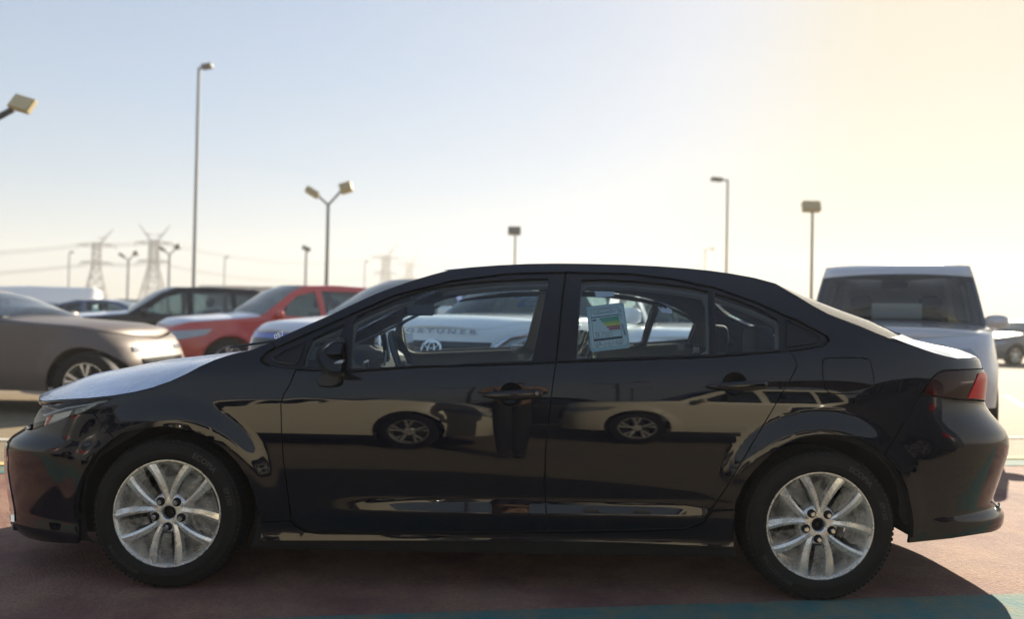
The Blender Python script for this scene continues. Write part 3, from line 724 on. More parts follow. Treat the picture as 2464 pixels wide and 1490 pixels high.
def make_wheel():
    OUT = -.1025
    w = MB()          # rim: lip, barrel, hub, ten spokes
    w.lathe([(.2235, -.092), (.2225, -.096), (.218, -.096), (.213, -.090), (.208, -.080), (.198, -.055), (.196, .09), (.205, .10), (.22, .10)], 72)
    w.lathe([(.027, -.060), (.028, -.076), (.033, -.081), (.050, -.082), (.070, -.079), (.081, -.070), (.085, -.052), (.085, -.03)], 48)
    for k in range(5):
        base = k*72+2
        for sg in (-1, 1):
            # spoke: root at the arm between two lugs, tip at the lip; a faceted ridge with one flat machined face
            prof = []
            for t in np.linspace(0, 1, 9):
                r_ = .040+.174*t; ang = base+sg*(5.5+16.2*t**.85); hw = (.0100+.0098*t)
                y = -.079-.013*math.sin(min(1, t*1.1)*PI/2)
                c_ = pol(r_, ang, y); tg = Vector((math.cos(R(ang)), 0, -math.sin(R(ang))))
                prof.append([c_-tg*hw*1.1+Vector((0, .028, 0)), c_-tg*hw*(.95)+Vector((0, .002, 0)), c_+tg*hw*(.25)*sg*1+Vector((0, -.002, 0)), c_+tg*hw*.95+Vector((0, .003 if sg > 0 else .006, 0)), c_+tg*hw*1.1+Vector((0, .028, 0))])
            vs = [p for row in prof for p in row]; fs = [(i*5+j, i*5+j+1, i*5+j+6, i*5+j+5) for i in range(8) for j in range(4)]
            w.add(vs, fs)
    rim = w.build('wheel', ALLOY, None, angle=28)
    t = MB()
    t.lathe([(.2235, -.0905), (.228, -.097), (.238, -.1015), (.252, -.1035), (.255, -.1045), (.258, -.1035), (.272, -.1030), (.286, -.0995), (.289, -.1000), (.292, -.0975), (.302, -.090), (.3085, -.080), (.3125, -.064), (.314, -.03), (.314, .03), (.3125, .064), (.3085, .08), (.295, .095), (.25, .1035), (.2235, .0905)], 96)
    for k in range(84):
        a = k*360/84
        for y0, y1, tw in ((-.094, -.058, 1.2), (-.052, -.012, -1.4), (.012, .052, 1.4), (.058, .09, -1.2)):
            rr0 = .3060 if y0 < -.09 else .3155; rr1 = .3155 if y1 < .08 else .307
            q = [pol(rr0, a-1.35, y0), pol(rr0, a+1.35, y0), pol(rr1, a+1.35+tw, y1), pol(rr1, a-1.35+tw, y1)]
            qi = [v*.965+Vector((0, v.y*.035, 0)) for v in q]
            t.add(q+qi, [(0, 1, 2, 3), (0, 4, 5, 1), (1, 5, 6, 2), (2, 6, 7, 3), (3, 7, 4, 0)])
    t.build('tyre', RUBBER, rim, angle=40)
    # raised sidewall wording
    lt = MB()
    for body, size, a0 in (('ECOPIA', .034, 24), ('EP150', .030, 66), ('BRIDGESTONE', .026, 205)):
        V, F = text_mesh(body, size, .0006); r0 = .2575
        lt.add([pol(r0+v*.9, a0+math.degrees(u/(r0+.01)), -.1052+max(0, (v-.012))*.13) for u, v in V], F)
    o = lt.build('sidewall_letters', LETTER, rim, smooth=False); o['kind'] = 'stuff'
    MB().lathe([(.0, .01), (.135, .01), (.138, .012), (.138, .03)], 48).build('brake_disc', STEEL, rim)
    c = MB(); c.grid(lambda u, v: pol(.085+.055*v, 60+60*u, -.012), 10, 3); c.grid(lambda u, v: pol(.14, 60+60*u, -.012+.05*v), 10, 2); c.build('brake_caliper', STEEL, rim)
    MB().lathe([(.0, -.048), (.024, -.048), (.030, -.06), (.030, -.035)], 24).build('hub_bore', DARK, rim)
    MB().lathe([(0, -.0575), (.006, -.0575), (.007, -.05)], 12, 'Y', (.004, 0, -.002)).build('centre_nut', STEEL, rim)
    for k in range(5):
        a = k*72+38; p = pol(.057, a, 0)
        MB().lathe([(.0, -.0815), (.0155, -.0815), (.0175, -.0845), (.0185, -.080)], 20, 'Y', (p.x, -.0012, p.z)).build('lug_pocket', DARK, rim)
        n = MB(); n.lathe([(0, -.099), (.0085, -.099), (.0108, -.096), (.0108, -.078)], 6, 'Y', (p.x, 0, p.z)); n.build('lug_nut', CHROME, rim, smooth=False)
    # film: sectors left by the torn transport cover
    rnd_ = random.Random(3); FY = -.0995
    segs = [(-17, 17, .086, .214), (28, 46, .083, .214), (55, 90, .086, .213), (93, 116, .083, .214), (127, 162, .086, .214), (170, 190, .082, .213), (199, 234, .086, .214), (243, 262, .083, .213), (271, 304, .086, .214), (314, 333, .083, .213), (46, 55, .10, .205), (90, 93, .10, .2)]
    for a0, a1, r0, r1 in segs:
        f = MB(); ja = [rnd_.uniform(-1.6, 1.6) for _ in range(9)]; jb = [rnd_.uniform(-1.6, 1.6) for _ in range(9)]
        def fn(u, v):
            k = v*8; i = min(7, int(k)); fr = k-i
            e0 = a0+ja[i]*(1-fr)+ja[i+1]*fr; e1 = a1+jb[i]*(1-fr)+jb[i+1]*fr; r_ = r0+(r1-r0)*v
            a = e0+(e1-e0)*u; sag = .004*math.sin(PI*u)*math.sin(PI*v)+.0012*math.sin(a*.9+r_*140)
            return pol(r_, a, FY+sag+(.012*(1-v)**3))
        f.grid(fn, 8, 10); f.build('film_piece', FILMC, rim)
    return rim
wheel0 = make_wheel()
def put_wheel(src, parent, x, z, w, far, rot=0, first=False):
    o = src if first else copy_part(src, parent)
    o.parent = parent
    o.matrix_local = Matrix.Translation((x, w if far else -w, z)) @ Matrix.Rotation(PI if far else 0, 4, 'Z') @ Matrix.Rotation(R(rot), 4, 'Y')
    return o
WW = .865-.1025
put_wheel(wheel0, car, XW1, ZW, WW, False, -1, True)
put_wheel(wheel0, car, XW2, ZW, WW, False, 1); put_wheel(wheel0, car, XW1, ZW, WW, True); put_wheel(wheel0, car, XW2, ZW, WW, True)

# ---- underbody and wheel houses
ub = MB(); ub.box((0, 0, .22), (1.96, 1.44, .10)); ub.box((0, 0, .30), (1.90, 1.60, .10)); ub.box((-1.98, 0, .26), (.42, 1.30, .18)); ub.box((1.9, 0, .34), (.36, 1.35, .16)); ub.box((XW1, 0, .36), (.85, 1.10, .30)); ub.box((XW2, 0, .40), (.85, 1.10, .30))
ub.build('underbody', DARK, car, bevel=.01)
for hx in (XW1, XW2):
    for sgn in (1, -1):
        g = MB(); g.lathe([(.385, -.86), (.39, -.55), (.0, -.55)], 24, 'Y', (hx, 0, ZW), a0=-R(96), a1=R(96)); g.v = [(a, b*sgn, c) for a, b, c in g.v]; g.build('wheel_liner', DARK, car)

# ---- cabin
def lower(pts): return pts
both('door_lining', SH, U([(700, 886), (836, 893), (1007, 881), (1279, 872), (1500, 865), (1707, 856), (1893, 845), (1900, 880), (1780, 1090), (1700, 1230), (740, 1260), (690, 1050), (690, 950)]), TRIMB, car, off=-.055, step=.1, flange=.02)
big = lambda pl, d: [SH.unproj(x, y, YC) for x, y in dens(inset(pl, -d), 12)]
both('pillar_lining', SH, U([(700, 886)]+[(668, 842), (812, 779), (949, 718), (1086, 684), (1223, 666), (1360, 662), (1513, 664), (1615, 676), (1718, 697), (1820, 733), (1888, 764), (2000, 800), (2040, 850), (1893, 858), (1707, 868), (1386, 880), (1007, 893), (836, 900)]), TRIMB, car,
     holes=[big(GQ, 2), [SH.unproj(x, y, YC) for x, y in dens(rnd(inset(GM, 3), 2), 10)], [SH.unproj(x, y, YC) for x, y in dens(rnd(inset(GR, 2), 1), 10)], big(GC, -1)], off=-.045, step=.07, flange=.02)
iA, iB = 7+RAIL_PX.index((1080, 650)), 7+RAIL_PX.index((1815, 668))
hl_r = [Vector((p.x, p.y*.93, p.z-.045)) for p in RAIL[iA-1:iB+1]]; hl_c = [(x, z-.05) for x, z in CEN[iA-1:iB+1]]
loft('headliner', hl_r, hl_c, TRIMB, car, p=2.2, under=.01)
d = MB()          # dash top: section swept across the cabin
sec = [(-1.22, .93), (-1.05, .965), (-.92, .985), (-.80, .985), (-.70, .965), (-.655, .93), (-.66, .86), (-.70, .74), (-.74, .55), (-1.2, .5)]
for i, yy in enumerate(np.linspace(-.70, .70, 15)): d.v += [(x, yy, z+(.018*math.exp(-((yy+.36)/.18)**2) if z > .9 else 0)-.03*(abs(yy)/.7)**4) for x, z in sec]
q = len(sec); d.f += [(i*q+j, (i+1)*q+j, (i+1)*q+(j+1) % q, i*q+(j+1) % q) for i in range(14) for j in range(q)]+[tuple(range(q)), tuple(14*q+j for j in range(q))[::-1]]; d.mi += [0]*len(d.f)
dash = d.build('dashboard', DASH, car, angle=50)
hd = MB(); hd.tube([(-.80, -.37+.17*math.cos(a), .965+.062*math.sin(a)) for a in np.linspace(-.1, PI+.1, 14)], (.035, .012), 8); hd.build('instrument_hood', DASH, dash)
sc_ = MB(); sc_.box((-.655, -.0, 1.0), (.025, .22, .14), Matrix.Rotation(R(-10), 3, 'Y')); scr = sc_.build('display', GLOSSK, dash, bevel=.006)
MB().box((-.640, -.0, 1.0), (.004, .205, .13), Matrix.Rotation(R(-10), 3, 'Y')).build('display_film', mat('display_film', (.5, .55, .5), .12, coat=.6, noise=(20, (.25, .3, .28), .2)), dash)
vn = MB(); vn.tube([(-.66, -.62, .94), (-.66, -.52, .945), (-.66, -.52, .90), (-.66, -.62, .895), (-.66, -.62, .94)], .006, 6); vn.build('air_vent', mat('satin_silver', (.5, .52, .53), .3, 1), dash)
vn = MB(); vn.tube([(-.64, -.18, .90), (-.635, -.17, .965), (-.65, -.10, .975), (-.64, -.07, .93)], .005, 6); vn.build('air_vent', MATS['satin_silver'], dash)
# steering wheel
sw = empty('steering_wheel', (-.50, -.37, .905)); sw.parent = car; sw.rotation_euler = (0, R(-24), 0)
g = MB(); n1, n2 = 40, 10
g.grid(lambda u, v: ((.016*math.cos(2*PI*v)), (.180+.016*math.sin(2*PI*v))*math.cos(2*PI*u), (.180+.016*math.sin(2*PI*v))*math.sin(2*PI*u)), n1, n2); rimw = g.build('rim', DASH, sw)
g = MB(); g.box((-.02, 0, -.01), (.05, .13, .10)); g.build('hub', DASH, sw, bevel=.02)
for a in (0, 180, 270):
    g = MB(); g.tube([(-.015, .05*math.cos(R(a)), .05*math.sin(R(a))), (-.003, .175*math.cos(R(a)), .175*math.sin(R(a)))], (.006, .018), 8); g.build('spoke', MATS['satin_silver'] if a == 270 else DASH, sw)
g = MB(); g.tube([(-.06, 0, -.01), (-.22, 0, -.02)], .03, 10); g.build('column', DASH, sw)
# interior mirror
rm = MB(); rm.box((0, 0, 0), (.030, .22, .062)); rm = rm.build('interior_mirror', GLOSSK, car, bevel=.012)
rm.location = (at(1003, 745, 3.85).x, .02, at(1003, 745, 3.85).z); rm.rotation_euler = (0, R(-1.6), R(-37))
g = MB(); g.box((.0165, 0, 0), (.002, .205, .050)); g.build('mirror_glass', CHROME, rm)
g = MB(); g.tube([(-.01, 0, .02), (-.06, 0, .07), (-.10, 0, .10)], .008, 8); g.build('stem', DASH, rm)
# seats
def seat(name, x, y, width, mat_c, mat_b, top=.98, rear=False, recl=16):
    s_ = empty(name, (x, y, .30)); s_.parent = car
    g = MB(); g.grid(lambda u, v: (-.50+.56*u, width*(v-.5), .13+.03*math.sin(PI*v)*-1+.04*(1-u)), 8, 8); g.box((-.22, 0, .06), (.54, width, .13)); g.build('cushion', mat_c, s_, bevel=.03)
    h = top-.42
    def bk(u, v):
        th = 2*PI*u; zz = h*v; wd = width*.5*(1-.18*v**2.5); dp = .065*(1-.3*v)
        cx, cy = math.cos(th), math.sin(th); cx = math.copysign(abs(cx)**.6, cx); cy = math.copysign(abs(cy)**.6, cy)
        k = 1 if v < .93 else math.sqrt(max(0, 1-((v-.93)/.07)**2))*.6+.4
        return (dp*cx*k+zz*math.tan(R(recl))+.04, wd*cy*k, .12+zz)
    g = MB(); g.grid(bk, 24, 14, closed_u=True); g.build('backrest', mat_b, s_)
    def hr(u, v):
        th = 2*PI*u; ph = PI*(v-.5); cx = math.cos(th)*math.cos(ph); cy = math.sin(th)*math.cos(ph); cz = math.sin(ph)
        f = lambda q, e=.55: math.copysign(abs(q)**e, q)
        return (.05*f(cx)+(h+.10)*math.tan(R(recl))+.03, .125*f(cy), .12+h+.105+.085*f(cz))
    g = MB(); g.grid(hr, 24, 12, closed_u=True); g.build('headrest', SEATK if rear else mat_b, s_)
    for yy in (-.05, .05):
        g = MB(); g.tube([((h)*math.tan(R(recl))+.04, yy, .12+h-.02), ((h+.05)*math.tan(R(recl))+.04, yy, .12+h+.06)], .006, 6); g.build('headrest_post', CHROME, s_)
    return s_
seat('front_seat', .05, -.37, .50, SEATB, SEATB, top=.92); seat('front_seat', .05, .37, .50, SEATB, SEATB, top=.92)
seat('rear_seat', .93, -.36, .55, SEATB, SEATB, top=.95, rear=True, recl=20); seat('rear_seat', .93, .36, .55, SEATB, SEATB, top=.95, rear=True, recl=20)
MB().box((1.75, 0, .965), (.62, 1.25, .02)).build('parcel_shelf', TRIMG, car)
# crinkled wrapping on the driver's seat
g = MB(); rr = random.Random(5)
def wrap(u, v):
    th = 2*PI*u; r1 = 1+.10*math.sin(7*th+5*v)+.06*math.sin(13*th-9*v)
    return (.19+.085*math.cos(th)*r1+.16*v, -.37+.29*math.sin(th)*(1-.25*v)*r1**.5, .62+.48*v)
g.grid(wrap, 60, 12, closed_u=True); g.build('seat_wrapping', glass('crinkled_wrap', (.62, .60, .5), 1.0, 1.9, .25, (.5, .47, .4), rough=.08), car)

# ---- door mirrors
def door_mirror(sgn):
    P0 = at(800, 860, 2.96); cx, cz = P0.x, P0.z; yb = -(YC-2.96)
    me_ = empty('door_mirror', (0, 0, 0)); me_.parent = car
    def pt(px, py, Y): p = at(px, py, Y); return Vector((p.x, (p.y-YC)*sgn, p.z))
    def shell(outline, name, m, Y0, Y1, round_=.35, n=9, par=me_, shrink=.5, tk=.42):
        # closed outline in the picture plane swept outward with a rounded outer end
        g = MB(); rows = []; c = (sum(a for a, b in outline)/len(outline), sum(b for a, b in outline)/len(outline))
        for i in range(n+1):
            t = i/n; k = 1-(1-shrink)*max(0, (t-(1-round_))/round_)**2.2 if t > 1-round_ else 1
            Y = Y0+(Y1-Y0)*t; rows.append([pt(c[0]+(a-c[0])*k, c[1]+(b-c[1])*k, Y+tk*t*(c[1]+8-b)*k*2.95/1772) for a, b in outline])
        q = len(outline); vs = [p for r_ in rows for p in r_]; fs = [(i*q+j, i*q+(j+1) % q, (i+1)*q+(j+1) % q, (i+1)*q+j) for i in range(n) for j in range(q)]
        fs += [tuple(range(q))[::-1], tuple(n*q+j for j in range(q))]; g.add(vs, fs); return g.build(name, m, par, angle=50)
    o1 = rnd([(758, 862), (764, 842), (779, 826), (802, 816), (829, 813), (834, 828), (833, 903), (822, 908), (795, 906), (778, 894), (763, 876)], 1)
    shell(o1, 'housing', GLOSSK, 3.13, 2.90, .7, shrink=.72)
    o2 = rnd([(776, 857), (782, 838), (797, 823), (829, 817), (830, 856), (800, 858)], 1)
    shell(o2, 'cap', PAINT, 3.06, 2.878, .75, shrink=.70)
    o3 = rnd([(794, 878), (806, 868), (830, 861), (831, 875), (815, 878)], 1)
    shell(o3, 'turn_signal', mat('signal_lens', (.55, .55, .56), .12, .3, coat=1, noise=(90, (.12, .12, .13), .2)), 2.98, 2.888, .6, shrink=.6)
    o4 = rnd([(755, 931), (765, 905), (778, 890), (822, 900), (826, 912), (818, 929), (790, 936)], 2)
    shell(o4, 'base', PLASTK, 3.20, 3.02, .6, shrink=.7)
    g = MB(); a, b, c_, d_ = pt(834, 822, 2.93), pt(834, 895, 2.93), pt(835, 895, 3.10), pt(835, 822, 3.10); g.add([a, b, c_, d_], [(0, 1, 2, 3)]); g.build('mirror_glass', CHROME, me_)
for sgn in (1, -1): door_mirror(sgn)

# ---- things stuck on the glass
def sz_local(px, py, off, sgn=1): p = SH.P(*SH.unproj(px, py, YC), off); return Vector((p.x, p.y*sgn, p.z))
LB = [(1411, 733), (1501, 722), (1518, 833), (1423, 844)]      # energy sheet corners in order TL TR BR BL
LP = [sz_local(x, y, -.016) for x, y in LB]
def lab(u, v, lift=0.0):      # u,v in 0..1 down
    a = LP[0].lerp(LP[1], u); b = LP[3].lerp(LP[2], u); p = a.lerp(b, v); n = (LP[1]-LP[0]).cross(LP[3]-LP[0]).normalized()
    if n.y > 0: n = -n
    return p+n*lift
def labpoly(name, uv, m, parent, lift):
    g = MB(); k = len(uv); g.add([lab(u, v, lift) for u, v in uv], [tuple(range(k))]); return g.build(name, m, parent, smooth=False)
def thinsheet(name, col):
    m = bpy.data.materials.new(name); m.use_nodes = True; t = m.node_tree; t.nodes.remove(t.nodes['Principled BSDF'])
    a = t.nodes.new('ShaderNodeBsdfDiffuse'); b = t.nodes.new('ShaderNodeBsdfTranslucent'); x = t.nodes.new('ShaderNodeMixShader'); x.inputs[0].default_value = .5
    a.inputs[0].default_value = b.inputs[0].default_value = (*col, 1); t.links.new(a.outputs[0], x.inputs[1]); t.links.new(b.outputs[0], x.inputs[2]); t.links.new(x.outputs[0], t.nodes['Material Output'].inputs[0]); return m
LBM = thinsheet('label_film', (.62, .86, .92)); LBP = thinsheet('label_paper', (.86, .97, .98))
sheet_ = labpoly('energy_label', [(.0, .03), (.03, 0), (.95, .0), (1, .03), (1, .97), (.97, 1), (.04, 1), (0, .97)], LBM, car, .0)
sheet_['label'] = 'pale blue energy rating sheet stuck inside the rear door glass'
labpoly('paper', [(.05, .06), (.10, .04), (.90, .04), (.955, .1), (.955, .86), (.9, .92), (.1, .93), (.05, .88)], LBP, sheet_, .0006)
def rect(u0, v0, u1, v1): return [(u0, v0), (u1, v0), (u1, v1), (u0, v1)]
def inkbox(u0, v0, u1, v1, t=.007, lift=.0012):
    g = MB()
    for a in (rect(u0, v0, u1, v0+t), rect(u0, v1-t, u1, v1), rect(u0, v0+t, u0+t, v1-t), rect(u1-t, v0+t, u1, v1-t)):
        g.add([lab(u, v, lift) for u, v in a], [(0, 1, 2, 3)])
    g.build('ruled_frame', INK, sheet_, smooth=False)
inkbox(.10, .075, .84, .875)
gi = MB()
def inkrow(u0, v0, u1, v1, lift=.0012): gi.add([lab(u, v, lift) for u, v in rect(u0, v0, u1, v1)], [(0, 1, 2, 3)])
for v in (.115, .155): inkrow(.107, v, .833, v+.004)
inkrow(.107, .255, .833, .275)
for k in range(17):     # lines too fine to read
    pass
for u0, u1, v in ((.32, .63, .095), (.26, .34, .137), (.60, .70, .137), (.18, .76, .180), (.18, .70, .195)):
    x = u0
    while x < u1:
        w_ = random.uniform(.008, .028); inkrow(x, v-.0045, min(u1, x+w_), v+.0035); x += w_+.008
inkrow(.107, .60, .833, .604); inkrow(.33, .604, .335, .735); inkrow(.59, .604, .595, .735); inkrow(.335, .648, .59, .652); inkrow(.335, .69, .59, .694)
inkrow(.107, .735, .833, .785)
for u0, u1, v in ((.36, .57, .627), (.42, .52, .671), (.40, .54, .712), (.14, .29, .712)):
    x = u0
    while x < u1:
        w_ = random.uniform(.008, .025); inkrow(x, v-.005, min(u1, x+w_), v+.004); x += w_+.007
for v0 in np.linspace(.12, .38, 34):
    if random.random() < .75: inkrow(.868, v0, .900, v0+random.uniform(.002, .006))
for u0 in np.linspace(.33, .56, 30):
    if random.random() < .7: inkrow(u0, .895, u0+random.uniform(.002, .006), .92)
gi.build('print', INK, sheet_, smooth=False)
cols = [(.03, .30, .16), (.03, .34, .18), (.42, .50, .03), (.62, .62, .02), (.34, .07, .05), (.36, .03, .06)]
for k, cc in enumerate(cols):
    v0 = .300+k*.0475; u0 = .30+k*.042; u1 = .815
    labpoly('rating_bar', [(u0, v0+.020), (u0+.02, v0+.002), (u1, v0), (u1, v0+.040), (u0+.02, v0+.040)], mat('rating_%d' % k, cc, .6), sheet_, .0013)
labpoly('rating_arrow', [(.12, .312), (.21, .310), (.235, .327), (.21, .344), (.12, .344)], INK, sheet_, .0014)
def labtext(name, body, size, u, v, rot=0):
    n = (LP[1]-LP[0]).cross(LP[3]-LP[0]).normalized(); n = -n if n.y > 0 else n
    ux = (LP[1]-LP[0]).normalized(); uy = n.cross(ux)
    M = Matrix((ux, uy, n)).transposed().to_4x4(); M = M @ Matrix.Rotation(R(rot), 4, 'Z'); M.translation = lab(u, v, .0016)
    return text(name, body, size, M, INK, sheet_, extrude=0, bold=.0002)
labtext('serial_number', '098SG77072', .012, .905, .60, 90); labtext('number', '41176', .009, .74, .905); labtext('number', '333', .008, .17, .905)
g = MB(); g.tube([lab(.215+.045*math.cos(a), .65+.037*math.sin(a), .0016) for a in np.linspace(-.9, -5.9, 18)], .0011, 5); g.tube([lab(.26, .652, .0016), lab(.215, .648, .0016)], .0011, 5); g.build('round_logo', INK, sheet_)
for k, (u, cc) in enumerate(((.17, (.1, .35, .55)), (.25, (.05, .05, .08)), (.39, (.35, .45, .5)), (.49, (.45, .45, .42)), (.585, (.05, .1, .35)), (.68, (.35, .1, .25)), (.775, (.2, .18, .15)))):
    g = MB(); g.tube([lab(u+.022*math.cos(a), .832+.020*math.sin(a), .0014) for a in np.linspace(0, 2*PI, 4 if k == 4 else 13)], .0010, 5); g.build('emblem', mat('emblem_%d' % k, cc, .6), sheet_)
def scrap(px, lab_):
    g = MB(); g.add([sz_local(x, y, -.016) for x, y in px], [tuple(range(len(px)))]); o = g.build('paper_scrap', mat('scrap_white', (.62, .64, .72), .6), car, smooth=False); o['label'] = lab_
scrap([(1430, 695), (1479, 696), (1478, 707), (1436, 711)], 'torn white paper strip at the top of the rear door glass')
scrap([(1582, 731), (1592, 738), (1595, 733), (1604, 739), (1607, 733), (1618, 740), (1619, 749), (1595, 747)], 'torn jagged white paper scrap on the rear door glass')
# glass stamps
for px, py in ((1254, 852), (1238, 835), (1677, 836), (1640, 829)):
    g = MB()
    for r_ in range(3):
        for k in range(4 if r_ < 2 else 6):
            a = sz_local(px-7+k*(4 if r_ < 2 else 2.6), py+r_*5, -.0085); g.box(a, (.0035 if r_ < 2 else .003, .0006, .0025 if r_ < 2 else .0012))
    g.build('glass_stamp', mat('stamp', (.5, .6, .65), .6), car, smooth=False)
# number sticker on the windshield base
k_ = RAIL_PX.index((655, 820))+7
pw = RAIL[k_]; wn = text('windshield_number', '057', .032, Matrix.Translation((pw.x+.01, pw.y+.06, pw.z+.022)) @ Matrix.Rotation(R(-6), 4, 'Z') @ Matrix.Rotation(R(-25), 4, 'Y') @ Matrix.Rotation(R(75), 4, 'X'), PAPER, car, extrude=.0004, bold=.0012)
g = MB(); g.tube([(pw.x-.28, -.50, pw.z-.045), (pw.x-.08, -.46, pw.z-.01), (pw.x+.10, -.30, pw.z+.025)], .006, 6); g.tube([(pw.x-.10, -.10, pw.z-.02), (pw.x+.14, -.42, pw.z+.09)], (.010, .004), 6); g.build('wiper', DASH, car)

# ================================================================== HAZE
hz = MB(); hz.box((0, 90, 19), (900, 700, 40.0)); HZ = bpy.data.materials.new('haze_air'); HZ.use_nodes = True
_t = HZ.node_tree; _t.nodes.remove(_t.nodes['Principled BSDF']); _v = _t.nodes.new('ShaderNodeVolumePrincipled'); _v.inputs['Density'].default_value = .0018; _v.inputs['Color'].default_value = (.93, .92, .90, 1); _v.inputs['Anisotropy'].default_value = .2
_t.links.new(_v.outputs[0], _t.nodes['Material Output'].inputs['Volume'])
ho = hz.build('haze', HZ, None, smooth=False); ho['kind'] = 'stuff'
# ================================================================== OTHER VEHICLES
CGL = glass('car_glass', (.36, .46, .47), 1.0, 1.6, .10, (.45, .6, .6))
CGLC = glass('clear_car_glass', (.62, .74, .76), 1.0, 1.5, .06, (.5, .65, .65))
CGLD = glass('dark_car_glass', (.30, .36, .42), 1.0, 1.5, .03, (.3, .36, .42))
LAMP = mat('lamp_unit', (.30, .33, .36), .12, .2, coat=1)
def make_gwheel(r, w, name='wheel'):
    g = MB(); rr = r*.66
    g.lathe([(rr, -w*.42), (rr*.96, -w*.42), (rr*.9, -w*.2), (rr*.88, w*.3)], 36)
    for k in range(5):
        for sg in (-1, 1):
            a = k*72; q = [pol(.045, a+sg*20, -w*.38), pol(rr*.94, a+sg*11+4.5, -w*.42), pol(rr*.94, a+sg*11-4.5, -w*.42), pol(.045, a+sg*20-30*sg, -w*.38)]
            g.add(q+[v+Vector((0, .03, 0)) for v in q], [(0, 1, 2, 3), (0, 4, 5, 1), (1, 5, 6, 2), (2, 6, 7, 3)])
    g.lathe([(0, -w*.42), (.05, -w*.42), (.07, -w*.36), (.07, 0)], 20); o = g.build(name, ALLOY, None, angle=30)
    MB().lathe([(rr, -w*.42), (rr*1.06, -w*.5), (r*.86, -w*.52), (r*.96, -w*.46), (r, -w*.36), (r, w*.36), (r*.96, w*.46), (rr, w*.5)], 48).build('tyre', RUBBER, o)
    MB().lathe([(0, .0), (rr*.8, .0)], 24).build('brake_disc', STEEL, o)
    return o
GW = {}
def gen_car(name, label, spec, loc, yaw, paint, group=None, gl=None, hoodm=None, detail=1, cat='car', sp_=None):
    """spec: rail (x,z) nose to tail, wheels x, r, Wm, belt z, windows, n"""
    L = dict(spec); L.update(sp_ or {})
    rail = L['rail']; Wm = L['W']/2; zb = L['belt']; xf0, xr0 = L['xf'], L['xr']; zn = rail[0][1]; tum = L.get('tum', .30)
    XFt = [(.2, xf0+.06), (.35, xf0+.01), (zn*.7, xf0), (zn, xf0+L.get('nose', .10)), (zn+.3, xf0+.5)]; XRt = [(.25, xr0-.08), (.4, xr0), (zn*.85, xr0), (rail[-1][1], xr0-.05), (2, xr0-.2)]
    XFt.sort(); XRt.sort(); fx, rx = smooth_tab(XFt, .03), smooth_tab(XRt, .03); ww = L['wheels']; wr = L['r']
    def W(x, z):
        w = Wm-.06*sp(.42-z, .05)/.25-.05*sp(z-.72, .06); h = sp(z-zb, .02); w -= tum*h+L.get('tum2', .25)*h*h
        w -= .02*(x/2)**2
        for hx in ww:
            r_ = math.hypot(x-hx, z-wr)
            if r_ < wr+.25: w += .02*(1-sst(wr+.08, wr+.2, r_))
        return w
    S = Shape(W, fx, rx, xf0+1.15, xr0-1.15, L.get('n', 3.2), Wm)
    root = tag(empty(name, loc, R(90-yaw)), label, cat, group)
    z0 = L.get('floor', .24)
    arch = lambda cx, r_: [(S.s_of(cx+r_*math.cos(R(a)), wr), max(z0, wr+r_*math.sin(R(a)))) for a in np.linspace(-12, 192, 15)]
    rs = [(S.smin+(S.s_of(*rail[0])-S.smin)*t, zn) for t in (0, .4, .75)]+[(S.s_of(x, z), z) for x, z in dens(rail, .25, False)]+[(S.s_of(*rail[-1])+(S.smax-S.s_of(*rail[-1]))*t, rail[-1][1]) for t in (.3, .6, 1)]
    wins = [[(S.s_of(x, z), z) for x, z in w_] for w_ in L['windows']]
    poly = rs+[(S.smax, z0+.08)]+arch(ww[1], wr+.055)+arch(ww[0], wr+.055)+[(S.smin, z0)]
    st = .11 if detail else .16
    both('body_side', S, poly, paint, root, holes=wins, step=st, flange=.03)
    gl = gl or CGL
    for w_ in wins: both('side_window', S, w_, gl, root, off=-.012, step=.2, flange=0, gap=-.01)
    Rl = [S.P(*p) for p in rs]; cen = []
    for (s_, z_), p in zip(rs, Rl):
        t = abs(p.y)/Wm; fr = sst(xf0+1.3, xf0+.1, p.x) if False else max(0, 1-(p.x-xf0)/1.4); cr = .05 if z_ < zb+.25 else .03
        cr = L.get('crown', .06) if z_ < zb+.12 else .035
        cen.append((p.x-.22*max(0, min(1, fr))*t**2*(1 if p.x < 0 else 0)-(.12 if zb+.05 < z_ and p.x < L['roof0'] else 0), z_+cr*min(1, t*1.3)))
    ix = lambda x: min(range(len(Rl)), key=lambda i: abs(Rl[i].x-x)+(0 if 3 <= i < len(Rl)-3 else 9))
    c0, c1, c2, c3 = ix(L['cowl']), ix(L['roof0']), ix(L['roof1']), ix(L['back'])
    hm = hoodm or paint
    loft('hood', Rl[:c0+1], cen[:c0+1], hm, root, p=3, nv=6); loft('windshield', Rl[c0:c1+1], cen[c0:c1+1], gl, root, p=2.4, nv=6, under=0)
    loft('roof', Rl[c1:c2+1], cen[c1:c2+1], paint, root, p=2.4, nv=6)
    if c3 > c2+0: loft('rear_window', Rl[c2:c3+1], cen[c2:c3+1], gl, root, p=2.4, nv=6, under=0)
    if c3 < len(Rl)-2: loft('trunk_lid', Rl[c3:], cen[c3:], paint, root, p=2.4, nv=6)
    gz0, gz1 = L.get('grille', (.42, .62)); gw = L.get('gw', .5)
    both('grille', S, [(S.smin, gz0), (S.smin+gw*.85, gz0), (S.smin+gw, gz1), (S.smin, gz1)], L.get('gm', GLOSSK), root, off=.006, step=.1)
    both('headlight', S, [(S.smin+a, b) for a, b in L['lamp']], LAMP, root, off=.008, step=.08)
    both('taillight', S, [(S.smax-a, b) for a, b in ((.5, zn*.95), (.85, zn*1.02), (.8, zn*1.15), (.55, zn*1.15))], LENS_RD, root, off=.008, step=.1)
    key = round(wr, 3)
